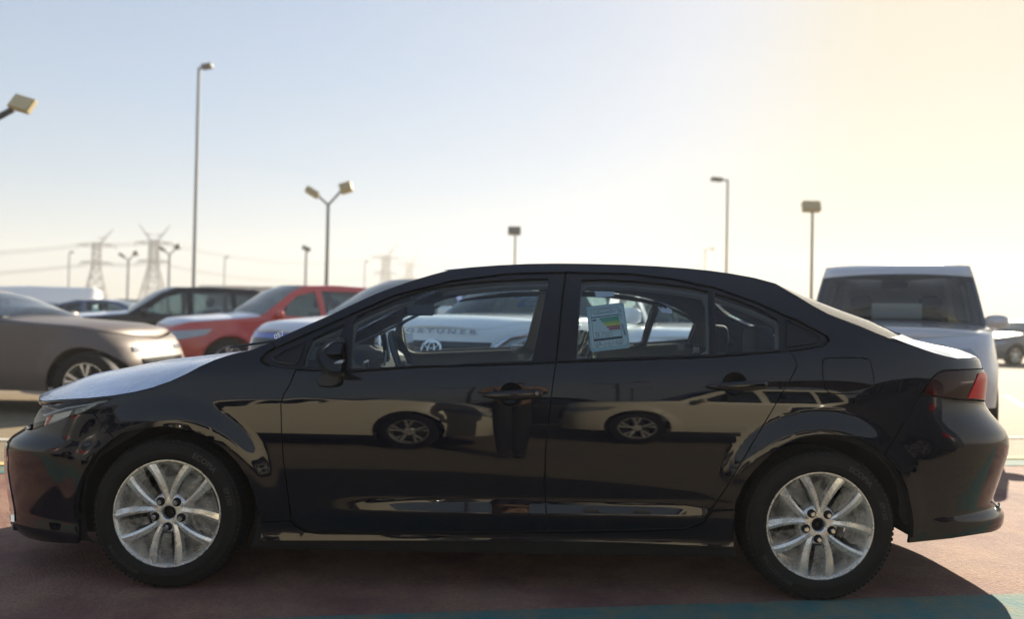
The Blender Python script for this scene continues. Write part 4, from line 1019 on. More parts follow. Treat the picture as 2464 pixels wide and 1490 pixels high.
    for i, cx in enumerate(ww):
        for far in (False, True):
            if key not in GW: GW[key] = make_gwheel(wr, .23); f_ = True
            else: f_ = False
            put_wheel(GW[key], root, cx, wr, Wm-.13, far, i*20, f_)
    mb = MB(); xa_, xb_ = xf0+.35, xr0-.3; mb.box(((xa_+xb_)/2, 0, z0+.12), (xb_-xa_, W(0, .5)*1.55, .14)); mb.box((ww[0], 0, wr+.02), (.75, Wm*1.35, .35)); mb.box((ww[1], 0, wr+.02), (.75, Wm*1.35, .35)); mb.build('underbody', DARK, root)
    for sgn in (1, -1):
        g = MB(); xm, zm = L['cowl']+.28, zb+.07
        g.grid(lambda u, v: (xm+.055*math.copysign(abs(math.cos(2*PI*u))**.6, math.cos(2*PI*u))*math.cos(PI*(v-.5)), sgn*(Wm+.085+.11*math.sin(PI*(v-.5))), zm+.075*math.sin(2*PI*u)*math.cos(PI*(v-.5))**.5 if abs(v-.5) < .499 else zm), 14, 8, closed_u=True)
        g.build('door_mirror', L.get('mm', paint), root)
    if detail:
        MB().box((L['cowl']+.25, 0, zb+.02), (.5, Wm*1.6, .12)).build('dashboard', DASH, root, bevel=.03)
        for yy in (-.38, .38):
            g = MB(); xs = (L['roof0']+L['roof1'])/2-.35
            f = lambda q, e=.5: math.copysign(abs(q)**e, q)
            g.grid(lambda u, v: (xs+.12*v+.06*f(math.cos(2*PI*u)), yy+.24*(1-.2*v)*f(math.sin(2*PI*u)), .5+(zb-.38)*v), 16, 6, closed_u=True)
            g.grid(lambda u, v: (xs+.16+.05*f(math.cos(2*PI*u))*math.sin(PI*v)**.4, yy+.13*f(math.sin(2*PI*u))*math.sin(PI*v)**.4, zb+.30-.09*math.cos(PI*v)), 16, 8, closed_u=True)
            g.build('front_seat', SEATK, root)
    return root, S
SEDAN = dict(rail=[(-2.2, .72), (-1.9, .83), (-1.4, .91), (-1.0, .96), (-.9, .985), (-.62, 1.13), (-.25, 1.32), (.05, 1.40), (.6, 1.41), (1.0, 1.36), (1.3, 1.24), (1.68, 1.06), (1.95, 1.02), (2.22, .97)], W=1.78, belt=.95, xf=-2.35, xr=2.3,
             wheels=(-1.42, 1.3), r=.32, roof0=-.2, roof1=1.02, cowl=-.9, back=1.68, windows=[[(-.72, .99), (-.22, 1.28), (.18, 1.36), (.22, .97)], [(.30, .97), (.28, 1.365), (.75, 1.35), (1.12, 1.22), (1.28, 1.02)]],
             lamp=[(.55, .60), (.95, .66), (1.22, .74), (.9, .735), (.6, .69)])
SUVS = dict(rail=[(-2.2, .93), (-2.0, 1.0), (-1.5, 1.05), (-1.0, 1.10), (-.9, 1.12), (-.62, 1.32), (-.3, 1.55), (-.05, 1.66), (.6, 1.70), (1.5, 1.68), (1.85, 1.58), (2.05, 1.35), (2.15, 1.10), (2.2, .98)], W=1.86, belt=1.08, xf=-2.35, xr=2.3,
            wheels=(-1.42, 1.32), r=.37, roof0=-.05, roof1=1.82, cowl=-.9, back=2.14, windows=[[(-.66, 1.13), (-.2, 1.49), (.15, 1.58), (.18, 1.11)], [(.28, 1.11), (.27, 1.59), (1.02, 1.60), (1.06, 1.12)], [(1.15, 1.12), (1.12, 1.59), (1.55, 1.56), (1.85, 1.2)]],
            lamp=[(.45, .74), (.75, .72), (1.15, .80), (1.25, .90), (.7, .86), (.45, .84)], grille=(.55, .86), gw=.46, floor=.3, crown=.07)
BRONZE = mat('bronze_paint', (.125, .10, .085), .5, .2, .25, .15)
PEARL = mat('beige_paint', (.70, .65, .50), .4, 0, 1.0, .03)
WHITE = mat('white_paint_car', (.82, .84, .85), .35, 0, 1.0, .03)
REDP = mat('red_paint', (.55, .045, .03), .35, 0, 1.0, .03)
BLUEP = mat('blue_paint', (.03, .09, .42), .35, .2, 1.0, .03)
SILVER = mat('silver_paint', (.50, .52, .55), .35, .2, 1.0, .03)
def nose(px, D): return at(px, 750, D)
def place(px_or_xy, D, yaw, xf=-2.35):
    n = Vector((px_or_xy[0], px_or_xy[1], 0)) if isinstance(px_or_xy, tuple) else Vector((at(px_or_xy, 745, D).x, D, 0))
    return (n.x+math.sin(R(yaw))*-xf, n.y+math.cos(R(yaw))*-xf, 0)
# bronze saloon at the left, nose to the right
BRZ = dict(SEDAN, rail=[(-1.70, .82), (-1.5, .90), (-1.2, .96), (-.6, 1.0), (-.33, 1.03), (0, 1.16), (.35, 1.31), (.7, 1.39), (1.3, 1.41), (2.0, 1.34), (2.5, 1.14), (2.9, 1.02), (3.2, .95)], xf=-1.80, n=4.2, xr=3.3, wheels=(-1.35, 1.75), r=.35, roof0=.45, roof1=1.9, cowl=-.33, back=2.5,
           lamp=[(.35, .70), (.6, .70), (.6, .75), (.35, .75)], windows=[[(-.1, 1.05), (.42, 1.26), (.85, 1.33), (.9, 1.02)], [(1.0, 1.02), (.98, 1.335), (1.55, 1.34), (2.0, 1.2), (2.25, 1.05)]], belt=1.0, W=1.9)
hubw = at(305, 925, 8.0)
gen_car('bronze_saloon', 'bronze four door saloon cut off by the left edge, its nose pointing right', BRZ, (hubw.x-1.35-.48, 8.0+.95, 0), -90, BRONZE, gl=CGLD)
# the angled row
gen_car('red_suv', 'red car with white film over its hood, between the black and the blue car', SUVS, place(368, 12.2, 52), 50, REDP, 'cars parked at an angle in a row', hoodm=FILMC2, sp_=dict(grille=(.5, .82)))
gen_car('blue_suv', 'bright blue car with white film over its hood, behind the black sedan\'s windshield', SUVS, place(640, 8.9, 40), 40, BLUEP, 'cars parked at an angle in a row', hoodm=FILMC2)
gen_car('black_hatchback', 'black car with white film over its hood, left of the red car', SUVS, place(112, 14.8, 66), 62, PAINT, 'cars parked at an angle in a row', hoodm=FILMC2, sp_=dict(W=1.84))
gen_car('silver_sedan', 'grey blue sedan seen side on behind the black car\'s hood', SEDAN, (-10.2, 17.6, 0), 80, mat('grey_blue_paint', (.12, .15, .22), .3, .5, 1, .03), 'cars parked at an angle in a row', gl=CGLC)
FORT = dict(SUVS, rail=[(-2.2, 1.06), (-2.0, 1.12), (-1.5, 1.145), (-1.0, 1.16), (-.9, 1.17), (-.62, 1.35), (-.3, 1.58), (-.05, 1.70), (.6, 1.74), (1.5, 1.72), (1.8, 1.60), (1.95, 1.35), (2.0, 1.10), (2.03, .98)], belt=1.13, crown=.045)
fr, FS = gen_car('white_suv', 'white sport utility with round chrome grille badge, seen through the front door window', FORT, place(1034, 5.75, 29), 29, WHITE, 'white sport utilities behind the black sedan', gl=CGLC, sp_=dict(gw=.52, gm=mat('grille_dark', (.03, .035, .04), .4), grille=(.50, .965), lamp=[(.60, .925), (.80, .905), (1.05, .945), (1.30, 1.035), (1.45, 1.10), (.80, 1.025)], xr=2.1, wheels=(-1.42, 1.2)))
f2, FS2 = gen_car('white_suv', 'white sport utility with dark lower grille, seen through the rear door window', FORT, place((1.50, 6.25), 0, 20), 20, WHITE, 'white sport utilities behind the black sedan', gl=CGLC, sp_=dict(xr=2.1, rail=[(-2.2, 1.0), (-2.0, 1.05), (-1.5, 1.08), (-1.0, 1.10), (-.9, 1.11), (-.62, 1.28), (-.3, 1.45), (-.05, 1.53), (.6, 1.55), (1.3, 1.50), (1.7, 1.40), (1.95, 1.2), (2.0, 1.08), (2.03, .98)], windows=[[(-.66, 1.12), (-.2, 1.38), (.15, 1.44), (.18, 1.11)], [(.28, 1.11), (.27, 1.45), (1.02, 1.44), (1.06, 1.12)]], belt=1.07, wheels=(-1.42, 1.2), gw=.85, grille=(.55, .93), gm=mat('grille_grey', (.07, .09, .11), .3, coat=.5)))
# badge, letters and lamp trim of the white one
S = FS
def onnose(u, z, off): p = S.P(S.smin+abs(u), z, off); return Vector((p.x, p.y*(1 if u >= 0 else -1), p.z))   # u>0 towards the near flank
for rx_, rz_, uz in ((.092, .072, 0), (.033, .060, -.006), (.066, .026, .033)):
    g = MB(); g.tube([onnose(rx_*math.cos(a)+.0001, .895+uz+rz_*math.sin(a), .022) for a in np.linspace(0, 2*PI, 29)], .009 if uz == 0 else .007, 6); g.build('badge_ring', CHROME, fr)
V, F = text_mesh('F O R T U N E R', .055, .001, 'CENTER')
g = MB(); g.add([onnose(u*2.0+.0001, 1.035+v*.75, .016) for u, v in V], F); o = g.build('hood_lettering', mat('letter_grey', (.30, .32, .34), .35, .5), fr, smooth=False); o['kind'] = 'stuff'
for k in range(8):
    g = MB(); z = .54+k*.055
    g.tube([onnose(-.5+1.0*i/12+.0001, z, .012) for i in range(13)], (.006, .008), 6); g.build('grille_bar', MATS['grille_dark'], fr)
for sd, sg in (('n', 1), ('f', -1)):
    t_ = [onnose(sg*.50, .66, .014), onnose(sg*.52, .78, .02), onnose(sg*.56, .92, .022), onnose(sg*.66, 1.0, .02), onnose(sg*.9, 1.045, .016), onnose(sg*1.2, 1.085, .014), onnose(sg*1.46, 1.11, .012)]
    g = MB(); g.tube(t_, [(.02, .03), (.022, .035), (.024, .036), (.02, .025), (.010, .010), (.008, .008), (.006, .006)], 8); g.build('chrome_blade', mat('satin_chrome', (.6, .63, .66), .2, 1), fr)
    g = MB(); g.tube([onnose(sg*x, z, .02) for x, z in ((.68, .945), (.84, .95), (.90, .925), (1.04, .945), (1.12, .99), (1.30, 1.045))], .006, 6); g.build('running_light', PAPER, fr)
    panel('lamp_core', S, [(S.smin+a, b) for a, b in ((.66, .93), (.80, .915), (1.02, .95), (1.26, 1.03), (1.32, 1.06), (.85, 1.01))], mat('lamp_core', (.02, .03, .045), .15, coat=1), fr, off=.013, step=.08, side=sd, flange=.003)
# number stickers on its windshield
for k, dz in enumerate((0, .075)):
    M = fr.matrix_world
    q = empty('t'); bpy.data.objects.remove(q)
    g = MB(); B = Matrix.Translation((-.525-.06*(dz/.075), .05+.0, 1.31+dz)) @ Matrix.Rotation(R(-90), 4, 'Z') @ Matrix.Rotation(R(52), 4, 'X')
    g.add([B @ Vector(v) for v in ((-.17, -.045, 0), (.17, -.045, 0), (.19, .035, 0), (-.14, .035, 0))], [(0, 1, 2, 3)]); st_ = g.build('number_sticker', mat('sticker_blue', (.03, .12, .36), .5), fr, smooth=False)
    text('number', '4046' if k == 0 else '0046', .08, B @ Matrix.Translation((0, -.005, .004)), PAPER, st_, extrude=0, bold=.002)
# boxy silver off-roader at the right
JEEP = dict(SUVS, rail=[(-1.95, 1.02), (-1.8, 1.08), (-1.3, 1.12), (-.8, 1.15), (-.68, 1.17), (-.58, 1.45), (-.48, 1.70), (-.38, 1.83), (.5, 1.865), (1.7, 1.865), (1.95, 1.80), (2.02, 1.4), (2.05, 1.05)], W=1.78, belt=1.15, xf=-2.05, xr=2.1, n=6, tum=.12, tum2=.05, roof0=-.46, roof1=1.9, cowl=-.68, back=2.03, r=.40, wheels=(-1.35, 1.3), floor=.42,
            windows=[[(-.45, 1.2), (-.36, 1.66), (.2, 1.70), (.2, 1.2)], [(.32, 1.2), (.32, 1.70), (1.1, 1.70), (1.1, 1.2)], [(1.2, 1.2), (1.2, 1.70), (1.85, 1.68), (1.88, 1.22)]], lamp=[(.52, .78), (.68, .76), (.74, .86), (.66, .96), (.54, .95)], grille=(.70, .98), gw=.45)
jp = at(2152, 745, 8.2)
jy = 28
jr, JS = gen_car('silver_off_roader', 'boxy silver off road vehicle facing the camera at the right, white sheet on its dashboard', JEEP, (jp.x+math.sin(R(jy))*.62, 8.2+math.cos(R(jy))*.62, 0), jy, SILVER, gl=glass('off_roader_glass', (.52, .57, .62), 1.0, 1.5, .03, (.3, .36, .42)), sp_=dict(mm=MATS['silver_paint'], crown=.05))
g = MB(); g.box((-.50, -.02, 1.30), (.01, .50, .22), Matrix.Rotation(R(10), 3, 'Y')); g.build('dashboard_sheet', thinsheet('dash_sheet', (.97, 1.0, .92)), jr)
g = MB(); g.box((-.46, 0, 1.62), (.03, .26, .07)); g.build('interior_mirror', DASH, jr, bevel=.01)
for y0 in (-.55, .15):
    g = MB(); g.tube([(-.74, y0, 1.17), (-.70, y0+.05, 1.19), (-.66, y0+.5, 1.22)], .009, 6); g.build('wiper', DASH, jr)
# far vehicles
VAN = dict(SUVS, rail=[(-2.3, 1.0), (-2.1, 1.15), (-1.75, 1.3), (-1.3, 1.7), (-1.0, 1.95), (0, 2.0), (2.0, 2.0), (2.25, 1.9), (2.3, 1.0)], belt=1.2, cowl=-1.75, roof0=-1.1, roof1=2.1, back=2.29, xf=-2.45, xr=2.4, windows=[[(-1.45, 1.3), (-1.05, 1.75), (-.5, 1.75), (-.5, 1.3)]], tum=.15)
gen_car('white_van', 'white van far off above the bronze saloon\'s windshield', VAN, (-17.6, 27, 0), 70, WHITE, gl=CGL, detail=0, cat='van')
gen_car('green_hatchback', 'small dark green car far off behind the bronze saloon', SUVS, (-18.3, 33, 0), 60, mat('dark_green_paint', (.03, .07, .03), .4, coat=1), gl=CGLC, detail=0)
for i, (px, D, yaw, c_, lb) in enumerate(((118, 24, 70, SILVER, 'silver car far off between the bronze saloon and the skyline'), (520, 30, 70, WHITE, 'white car far off behind the black hooded car'), (235, 36, 80, MATS['red_paint'], 'red car far off below the left pylon'), (2470, 24, 75, mat('grey_paint', (.10, .10, .11), .3, coat=1), 'dark grey sedan far off at the right edge of the picture'), (2380, 37, 80, SILVER, 'silver car far off behind the off roader\'s mirror'), (2490, 34, 80, PAINT, 'black car far off at the right edge beyond the grey sedan'))):
    gen_car('distant_sedan', lb, SEDAN, (at(px, 745, D).x, D, 0), yaw, c_, 'cars far across the lot', gl=CGL, detail=0)
# two vehicles behind the camera, seen mirrored in the black doors
gen_car('beige_sedan', 'beige sedan mirrored in the front door, its nose pointing right', dict(SEDAN), (-1.04-1.42, -1.15-.89, 0), -90, PEARL, gl=CGLD)
gen_car('beige_suv', 'beige sport utility mirrored in the rear door, its nose pointing left', SUVS, (1.5+1.42+.1, -2.7-.93, 0), 90, PEARL, gl=CGLD)

gen_car('black_sedan', 'black sedan behind the photographer, mirrored in the gap between the two beige cars', SEDAN, (.3, -7.0, 0), 88, mat('dark_paint', (.012, .013, .016), .3, coat=1), gl=CGLD)
gen_car('filler_sedan', 'grey sedan added behind the beige sedan to fill the door reflection', SEDAN, (-5.2, -8.2, 0), -86, MATS['grey_blue_paint'], gl=CGLD)  # added so the row of cars runs on in the door reflections
gen_car('filler_hatchback', 'white car added behind the beige sport utility to fill the door reflection', SUVS, (6.6, -8.6, 0), 80, WHITE, gl=CGLD)  # another car added only to keep the mirrored row unbroken
gen_car('dark_suv', 'dark sport utility outside the picture, mirrored in the rear bumper', SUVS, (5.3, -.9, 0), 4, mat('graphite_paint', (.03, .032, .036), .35, coat=1), gl=CGLD)
gen_car('grey_suv', 'grey sport utility outside the picture, mirrored in the front bumper', SUVS, (-5.9, -.6, 0), -6, mat('grey_suv_paint', (.12, .12, .12), .35, coat=1), gl=CGLD)

# ================================================================== LAMP POSTS, PYLONS, BUILDING
POLE = mat('pole_grey', (.16, .17, .18), .6, .3)
POLED = mat('pole_dark', (.035, .037, .04), .6)
HEADM = mat('floodlight_tan', (.42, .34, .17), .6)
HEADD = mat('floodlight_dark', (.10, .095, .07), .6)
def post(name, label, px, pyt, D, kind, r=.09, m=POLE, hm=HEADD, pxj=None, group='lamp posts over the car park', faint=False):
    top = at(px, pyt, D); root = tag(empty(name, (top.x, top.y, 0)), label, 'street lamp', group); h = top.z
    MB().lathe([(r*2.1, 0), (r*2.1, .04), (r*1.3, .06), (r*1.25, .6), (r, .65), (r*.75, h)], 12, 'Z').build('pole', m, root)
    def head(c, sx, sz, tilt, mm=hm, rz=0):
        g = MB(); g.box((0, 0, 0), (sx, .28, sz)); g.box((0, .10, 0), (sx*.6, .14, sz*.6)); o = g.build('lamp_head', mm, root, bevel=.02); o.location = c; o.rotation_euler = (R(-20), R(tilt), R(rz)); return o
    def arm(a, b, rr): g = MB(); g.tube([a, b], rr, 8); g.build('arm', m, root)
    if kind == 'Y':
        for sg, u, v, ti in ((-1, .62, .42, 30), (1, .66, .62, -18)):
            arm((0, 0, h-.05), (sg*u*.8, 0, h+v*.9), r*.55); head((sg*u, 0, h+v), .46 if sg > 0 else .52, .36 if sg > 0 else .22, ti)
    elif kind == 'single':
        arm((0, 0, h-.02), (.28, 0, h+.05), r*.7); head((.36, 0, h+.08), .46, .16, -12)
    elif kind == 'armleft':
        arm((0, 0, h-.05), (-.5, 0, h), r*.7); head((-.6, 0, h), .62, .14, 4)
    elif kind == 'flood':
        head((-.05, 0, h+.1), .70, .42, 0)
    elif kind == 'floodtilt':
        head((0, 0, h+.05), .62, .26, 22)
    elif kind == 'curve':
        g = MB(); g.tube([(0, 0, h-.4), (.1, 0, h-.05), (.5, 0, h+.1), (.9, 0, h+.1)], r*.6, 6); g.build('arm', m, root); head((.95, 0, h+.08), .5, .12, 0)
    return root
post('lamp_post', 'tallest lamp post with one small dark head pointing right', 479, 163, 33, 'single', .085)
post('lamp_post', 'grey post with two floodlights forking into a Y, right of the tallest post', 790, 490, 28, 'Y', .085, hm=HEADM)
post('lamp_post', 'short post with one tilted floodlight, just left of the forked post', 737, 600, 54, 'floodtilt', .10)
post('lamp_post', 'post with one square floodlight rising behind the middle of the roof', 1240, 560, 40, 'flood', .07)
post('lamp_post', 'tall post with a short arm to the left above the rear roof', 1751, 432, 40, 'armleft', .075)
post('lamp_post', 'faint thin post with a curved arm behind the rear roof', 1697, 600, 95, 'curve', .09)
post('lamp_post', 'post with one square floodlight left of the silver off roader', 1955, 503, 30, 'flood', .07, hm=HEADM)
post('lamp_post', 'forked floodlight post between the two left pylons', 309, 626, 66, 'Y', .11)
post('lamp_post', 'forked floodlight post in front of the right pylon', 408, 612, 60, 'Y', .11)
post('lamp_post', 'thin single post left of the pylons', 167, 608, 97, 'single', .11)
post('lamp_post', 'thin faint post left of the forked post, further off', 541, 620, 110, 'single', .11)
post('lamp_post', 'faint post just right of the forked post, further off', 878, 630, 120, 'single', .10)
# the near floodlight cut by the left edge
nb = at(-120, 340, 12.5); lr = tag(empty('lamp_post', (nb.x, nb.y, 0)), 'nearest floodlight with a tan square head on a slanted black arm, top left corner', 'street lamp', 'lamp posts over the car park')
MB().lathe([(.16, 0), (.16, .04), (.09, .06), (.06, nb.z)], 14, 'Z').build('pole', POLED, lr)
e = at(32, 262, 12.5)-nb; g = MB(); g.tube([(0, 0, nb.z-.03), (e.x, e.y, nb.z+e.z)], .052, 10); g.build('arm', POLED, lr)
e2 = at(54, 250, 12.5)-nb
g = MB(); g.box((0, 0, 0), (.36, .10, .28)); hd_ = g.build('lamp_head', HEADM, lr, bevel=.012); hd_.location = (e2.x, e2.y, nb.z+e2.z); hd_.rotation_euler = (R(-25), R(16), 0)
g = MB(); g.box((0, -.055, 0), (.32, .012, .24)); o = g.build('lamp_glass', mat('lamp_glass', (.55, .45, .24), .3, coat=.6), hd_)
g = MB(); g.tube([(-e.x*1.0, 0, 0)]+[(0, 0, 0)], .01, 4)
e3 = Vector((-1.0, 0, .9)); g = MB(); g.tube([(0, 0, nb.z-.03), (e3.x, 0, nb.z+e3.z)], .052, 10); g.build('arm', POLED, lr); g = MB(); g.box((0, 0, 0), (.36, .10, .28)); q = g.build('lamp_head', HEADM, lr, bevel=.012); q.location = (e3.x-.1, 0, nb.z+e3.z+.1); q.rotation_euler = (R(-25), R(-20), 0)

LATT = mat('lattice_steel', (.17, .175, .18), .6, .4)
def pylon(label, px, pyt, D, horns=True, yaw=0, w=1.0):
    top = at(px, pyt, D); h = top.z; root = tag(empty('pylon', (top.x, top.y, 0), R(yaw)), label, 'pylon', 'electricity pylons on the skyline'); g = MB()
    b0 = h*.145*w; rr = h*.0052
    def half(z): t = z/h; return b0*(1-t/.55*.72) if t < .55 else b0*.28*(1-(t-.55)*.2)
    lv = [0, .17, .31, .43, .53, .61, .69, .76, .82]
    for a, b in zip(lv, lv[1:]):
        ha, hb = half(a*h), half(b*h); ca = [(x*ha, y*ha, a*h) for x, y in ((-1, -1), (1, -1), (1, 1), (-1, 1))]; cb = [(x*hb, y*hb, b*h) for x, y in ((-1, -1), (1, -1), (1, 1), (-1, 1))]
        for i in range(4):
            j = (i+1) % 4; g.tube([ca[i], cb[i]], rr*1.5, 4); g.tube([ca[i], cb[j]], rr*.7, 4); g.tube([ca[j], cb[i]], rr*.7, 4); g.tube([cb[i], cb[j]], rr*.8, 4)
    g.build('lattice_tower', LATT, root)
    for z_, hw in ((.60, .16), (.80, .19)):
        a_ = MB(); z = z_*h; W_ = h*hw
        for sg in (-1, 1):
            a_.tube([(0, 0, z+.03*h), (sg*W_, 0, z)], rr, 4); a_.tube([(0, 0, z-.02*h), (sg*W_, 0, z)], rr, 4)
            for k in (.25, .5, .75): a_.tube([(sg*W_*k, 0, z+.03*h*(1-k)), (sg*W_*k, 0, z-.02*h*(1-k))], rr*.7, 4)
            a_.tube([(sg*W_, 0, z), (sg*W_, 0, z-.04*h)], rr*.8, 4)
        a_.build('cross_arm', LATT, root)
    if horns:
        for sg in ((-1, 1) if horns == 2 else (1,)):
            a_ = MB(); a_.tube([(sg*.03*h, 0, .82*h), (sg*.09*h, 0, .90*h), (sg*.16*h, 0, 1.0*h)], [rr*1.8, rr*1.5, rr*.8], 4); a_.tube([(sg*.01*h, 0, .88*h), (sg*.09*h, 0, .90*h)], rr, 4); a_.build('horn', LATT, root)
    return root, top
p1, t1 = pylon('steel pylon left of the tallest lamp post, the left one of a pair', 234, 548, 190, 1, 25)
p2, t2 = pylon('steel pylon with two horns, the right one of the pair', 372, 540, 190, 2, 10)
p3, t3 = pylon('faint pylon just left of the black sedan\'s windshield', 930, 583, 300, 1, 35)
p4, t4 = pylon('faintest pylon furthest right on the skyline', 986, 604, 400, 2, 40)
WIRE = mat('wire', (.12, .12, .12), .6)
for k, (za, zb_, lb) in enumerate(((.80, .80, 'upper near power line strung between the pylons'), (.83, .83, 'top power line strung between the pylons'), (.60, .60, 'lower power line strung between the pylons'), (.575, .575, 'lowest power line strung between the pylons'))):
    pts = []
    chain = [Vector((-330, 175, t1.z*za)), Vector((t1.x, t1.y, t1.z*za)), Vector((t2.x, t2.y, t2.z*za)), Vector((t3.x, t3.y, t3.z*za)), Vector((t4.x, t4.y, t4.z*za))]
    for a, b in zip(chain, chain[1:]):
        L_ = (b-a).length
        for i in range(14):
            t = i/14; p = a.lerp(b, t); p.z -= L_*.035*4*t*(1-t); pts.append(p)
    g = MB(); g.tube(pts, .07, 4); tag(g.build('power_line', WIRE, None), lb, 'power line', 'power lines')
# low building
bd = tag(empty('warehouse', (0, 0, 0)), 'long low grey warehouse with a dark red roof band behind the parked cars', 'building'); D = 95
x0, x1 = at(498, 700, D).x, at(985, 700, D).x; zt = at(600, 692, D).z
g = MB(); g.box(((x0+x1)/2, D+12, zt/2-.4), (x1-x0, 24, zt-.8)); g.build('wall', mat('warehouse_wall', (.22, .21, .20), .7), bd)
n_ = 9
for k in range(n_):
    w_ = (x1-x0+1)/n_; g = MB(); g.box((x0+w_*(k+.5)-.5, D+11.9, zt-.55), (w_-.04, 25.4, 1.1)); g.build('fascia_panel', mat('fascia_red', (.22, .03, .03), .5) if k % 3 != 2 else mat('fascia_grey', (.2, .2, .21), .5), bd)
g = MB(); g.box(((x0+x1)/2, D+12, zt+.06), (x1-x0+1.4, 26, .12)); g.build('roof', POLE, bd)
for k in range(8):
    xx = x0+(x1-x0)*(k+.5)/8; g = MB(); g.box((xx, D-.06, 1.4), (2.6, .1, 2.6)); g.build('door', mat('roller_door', (.3, .3, .31), .5), bd)
# low scrub along the far edge of the lot
def clump_row(name, label, x0, x1, y, h, n, seed, cat):
    rn = random.Random(seed); g = MB()
    for i in range(n):
        x = rn.uniform(x0, x1); hh = h*(.5+.5*abs(math.sin(x*.21)*math.cos(x*.057+1))); z = rn.uniform(0, hh); s_ = rn.uniform(.12, .4)
        a = [Vector((rn.gauss(0, 1), rn.gauss(0, 1), rn.gauss(0, 1))).normalized()*s_ for _ in range(3)]; c_ = Vector((x, y+rn.uniform(-1.2, 1.2), z+.1)); g.add([c_+q for q in a], [(0, 1, 2)])
    o = g.build(name, mat('scrub_leaf', (.05, .075, .03), .8, noise=(2, (.09, .10, .05), .2)), None, smooth=False); return tag(o, label, cat, None, 'stuff')
clump_row('tree_line', 'low dark trees along the skyline mirrored in the doors', -90, 90, -75, 5.5, 9000, 4, 'trees')
clump_row('scrub', 'low scrub along the far edge of the lot', -120, 120, 85, 1.8, 6000, 9, 'shrubs')
# behind the camera: floodlight posts and a shade canopy, seen mirrored
for x, y, hh, lb in ((-1.2, -14, 4.2, 'twin floodlight post mirrored in the front door'), (3.6, -17, 4.2, 'twin floodlight post mirrored in the rear door'), (6.4, -30, 5, 'small far floodlight post mirrored in the rear door')):
    r_ = tag(empty('floodlight_post', (x, y, 0)), lb, 'street lamp', 'floodlight posts mirrored in the doors'); MB().lathe([(.12, 0), (.12, .05), (.07, .07), (.05, hh)], 10, 'Z').build('pole', POLED, r_)
    for sg in (-1, 1):
        g = MB(); g.tube([(0, 0, hh-.05), (sg*.7, 0, hh+.18)], .035, 6); g.build('arm', POLED, r_); g = MB(); g.box((sg*.85, 0, hh+.22), (.5, .3, .12)); g.build('lamp_head', HEADD, r_)
cn = tag(empty('shade_canopy', (9.2, -13, 0)), 'curved car park shade canopy mirrored in the rear door', 'canopy')
g = MB(); g.grid(lambda u, v: (-3.2+6.4*u, -2.5+5*v, 2.6+1.2*math.sin(PI*(.25+.6*u))), 16, 3); o = g.build('canopy_sheet', mat('canopy_fabric', (.16, .14, .11), .8), cn); md = o.modifiers.new('t', 'SOLIDIFY'); md.thickness = .03
for x in (-2.4, 2.4):
    for y in (-2, 2): g = MB(); g.tube([(x, y, 0), (x, y, 2.6+1.2*math.sin(PI*(.25+.6*(x+3.2)/6.4))-.02)], .06, 8); g.build('canopy_post', POLED, cn)

# ================================================================== THE PHOTOGRAPHER (only seen mirrored in the paint)
SKIN = mat('skin', (.42, .24, .16), .5); SHIRT = mat('dark_shirt', (.02, .02, .024), .8, bump=(200, .2)); HAIR = mat('hair', (.012, .01, .008), .6)
def skin_fig(name, nodes, edges, m, parent, sub=2, root=0):
    me = bpy.data.meshes.new(name); me.from_pydata([n[:3] for n in nodes], edges, []); o = link(name, me, parent); me.materials.append(m)
    b = bmesh.new(); b.from_mesh(me); ly = b.verts.layers.skin.verify(); b.verts.ensure_lookup_table()
    for i, n in enumerate(nodes): b.verts[i][ly].radius = (n[3], n[4] if len(n) > 4 else n[3]); b.verts[i][ly].use_root = (i == root)
    b.to_mesh(me); b.free(); md = o.modifiers.new('skin', 'SKIN'); md.use_smooth_shade = True; md = o.modifiers.new('sub', 'SUBSURF'); md.levels = sub; md.render_levels = sub; return o
pr = tag(empty('person', (.02, -.42, 0)), 'person in dark clothes holding up a phone, mirrored beside the front door handle', 'person')
N = [(0, 0, .92, .15, .11), (0, .02, 1.12, .14, .10), (0, .05, 1.30, .17, .11), (0, .06, 1.40, .10, .08), (0, .09, 1.47, .055), (0, .12, 1.56, .085, .10), (0, .12, 1.66, .08, .095),
     (-.19, .05, 1.37, .06), (-.30, .10, 1.13, .046), (-.10, .25, 1.14, .034), (.19, .05, 1.37, .06), (.30, .10, 1.13, .046), (.10, .25, 1.14, .034),
     (-.10, 0, .86, .10), (-.065, .03, .48, .12), (-.07, -.01, .09, .07), (-.08, .12, .04, .05), (.10, 0, .86, .10), (.065, .03, .48, .12), (.07, -.01, .09, .07), (.08, .12, .04, .05)]
E_ = [(0, 1), (1, 2), (2, 3), (3, 4), (4, 5), (5, 6), (2, 7), (7, 8), (8, 9), (2, 10), (10, 11), (11, 12), (0, 13), (13, 14), (14, 15), (15, 16), (0, 17), (17, 18), (18, 19), (19, 20)]
skin_fig('body', N, E_, SHIRT, pr)
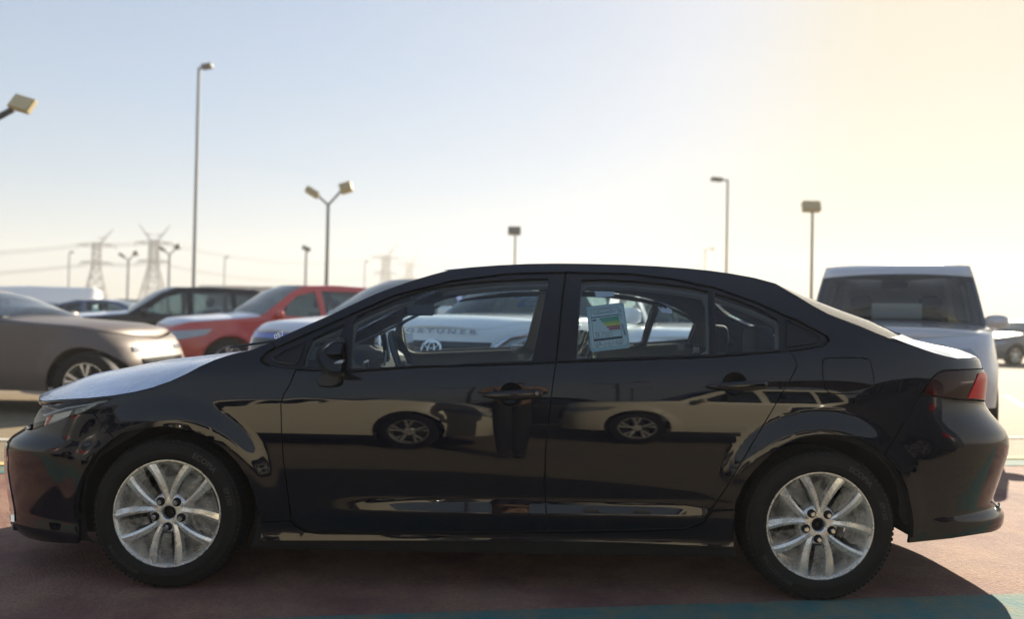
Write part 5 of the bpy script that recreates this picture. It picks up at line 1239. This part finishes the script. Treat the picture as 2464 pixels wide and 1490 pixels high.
jk = [(0, 0, .80, .20, .15), (0, .01, .98, .185, .145), (0, .03, 1.14, .18, .135), (0, .05, 1.30, .20, .13), (0, .06, 1.39, .12, .09), (-.20, .05, 1.36, .075), (-.30, .10, 1.13, .06), (.20, .05, 1.36, .075), (.30, .10, 1.13, .06)]
skin_fig('jacket', jk, [(0, 1), (1, 2), (2, 3), (3, 4), (3, 5), (5, 6), (3, 7), (7, 8)], mat('tan_jacket', (.42, .27, .17), .8, noise=(9, (.20, .11, .07), .12)), pr)
hdn = [(0, .09, 1.44, .055), (0, .115, 1.55, .078, .092), (0, .125, 1.63, .082, .098), (0, .12, 1.69, .06, .07), (0, .215, 1.585, .014)]
skin_fig('head', hdn, [(0, 1), (1, 2), (2, 3), (2, 4)], SKIN, pr)
g = MB(); g.grid(lambda u, v: (.093*math.cos(2*PI*u)*math.cos(v*1.5), .10+.112*math.sin(2*PI*u)*math.cos(v*1.5), 1.635+.10*math.sin(v*1.5)), 20, 6, closed_u=True); g.build('hair', HAIR, pr)
for sg in (-1, 1):
    fa = [(sg*.29, .11, 1.14, .042), (sg*.17, .20, 1.135, .036), (sg*.095, .27, 1.13, .026), (sg*.075, .30, 1.13, .030, .018)]
    skin_fig('forearm', fa, [(0, 1), (1, 2), (2, 3)], SKIN, pr, 1)
    for k in range(4):
        f = [(sg*.080, .305, 1.115+k*.018, .0095), (sg*.082, .345, 1.113+k*.018, .009), (sg*.060, .362, 1.113+k*.018, .008), (sg*.040, .360, 1.114+k*.018, .007)]
        skin_fig('finger', f, [(0, 1), (1, 2), (2, 3)], SKIN, pr, 1)
    skin_fig('thumb', [(sg*.075, .29, 1.115, .011), (sg*.055, .318, 1.102, .010), (sg*.038, .328, 1.118, .009)], [(0, 1), (1, 2)], SKIN, pr, 1)
ph = MB(); ph.box((0, 0, 0), (.155, .008, .074)); po = ph.build('phone', GLOSSK, None, bevel=.003); po.location = (.02, -.075, 1.13); tag(po, 'black phone held up by the photographer', 'phone')
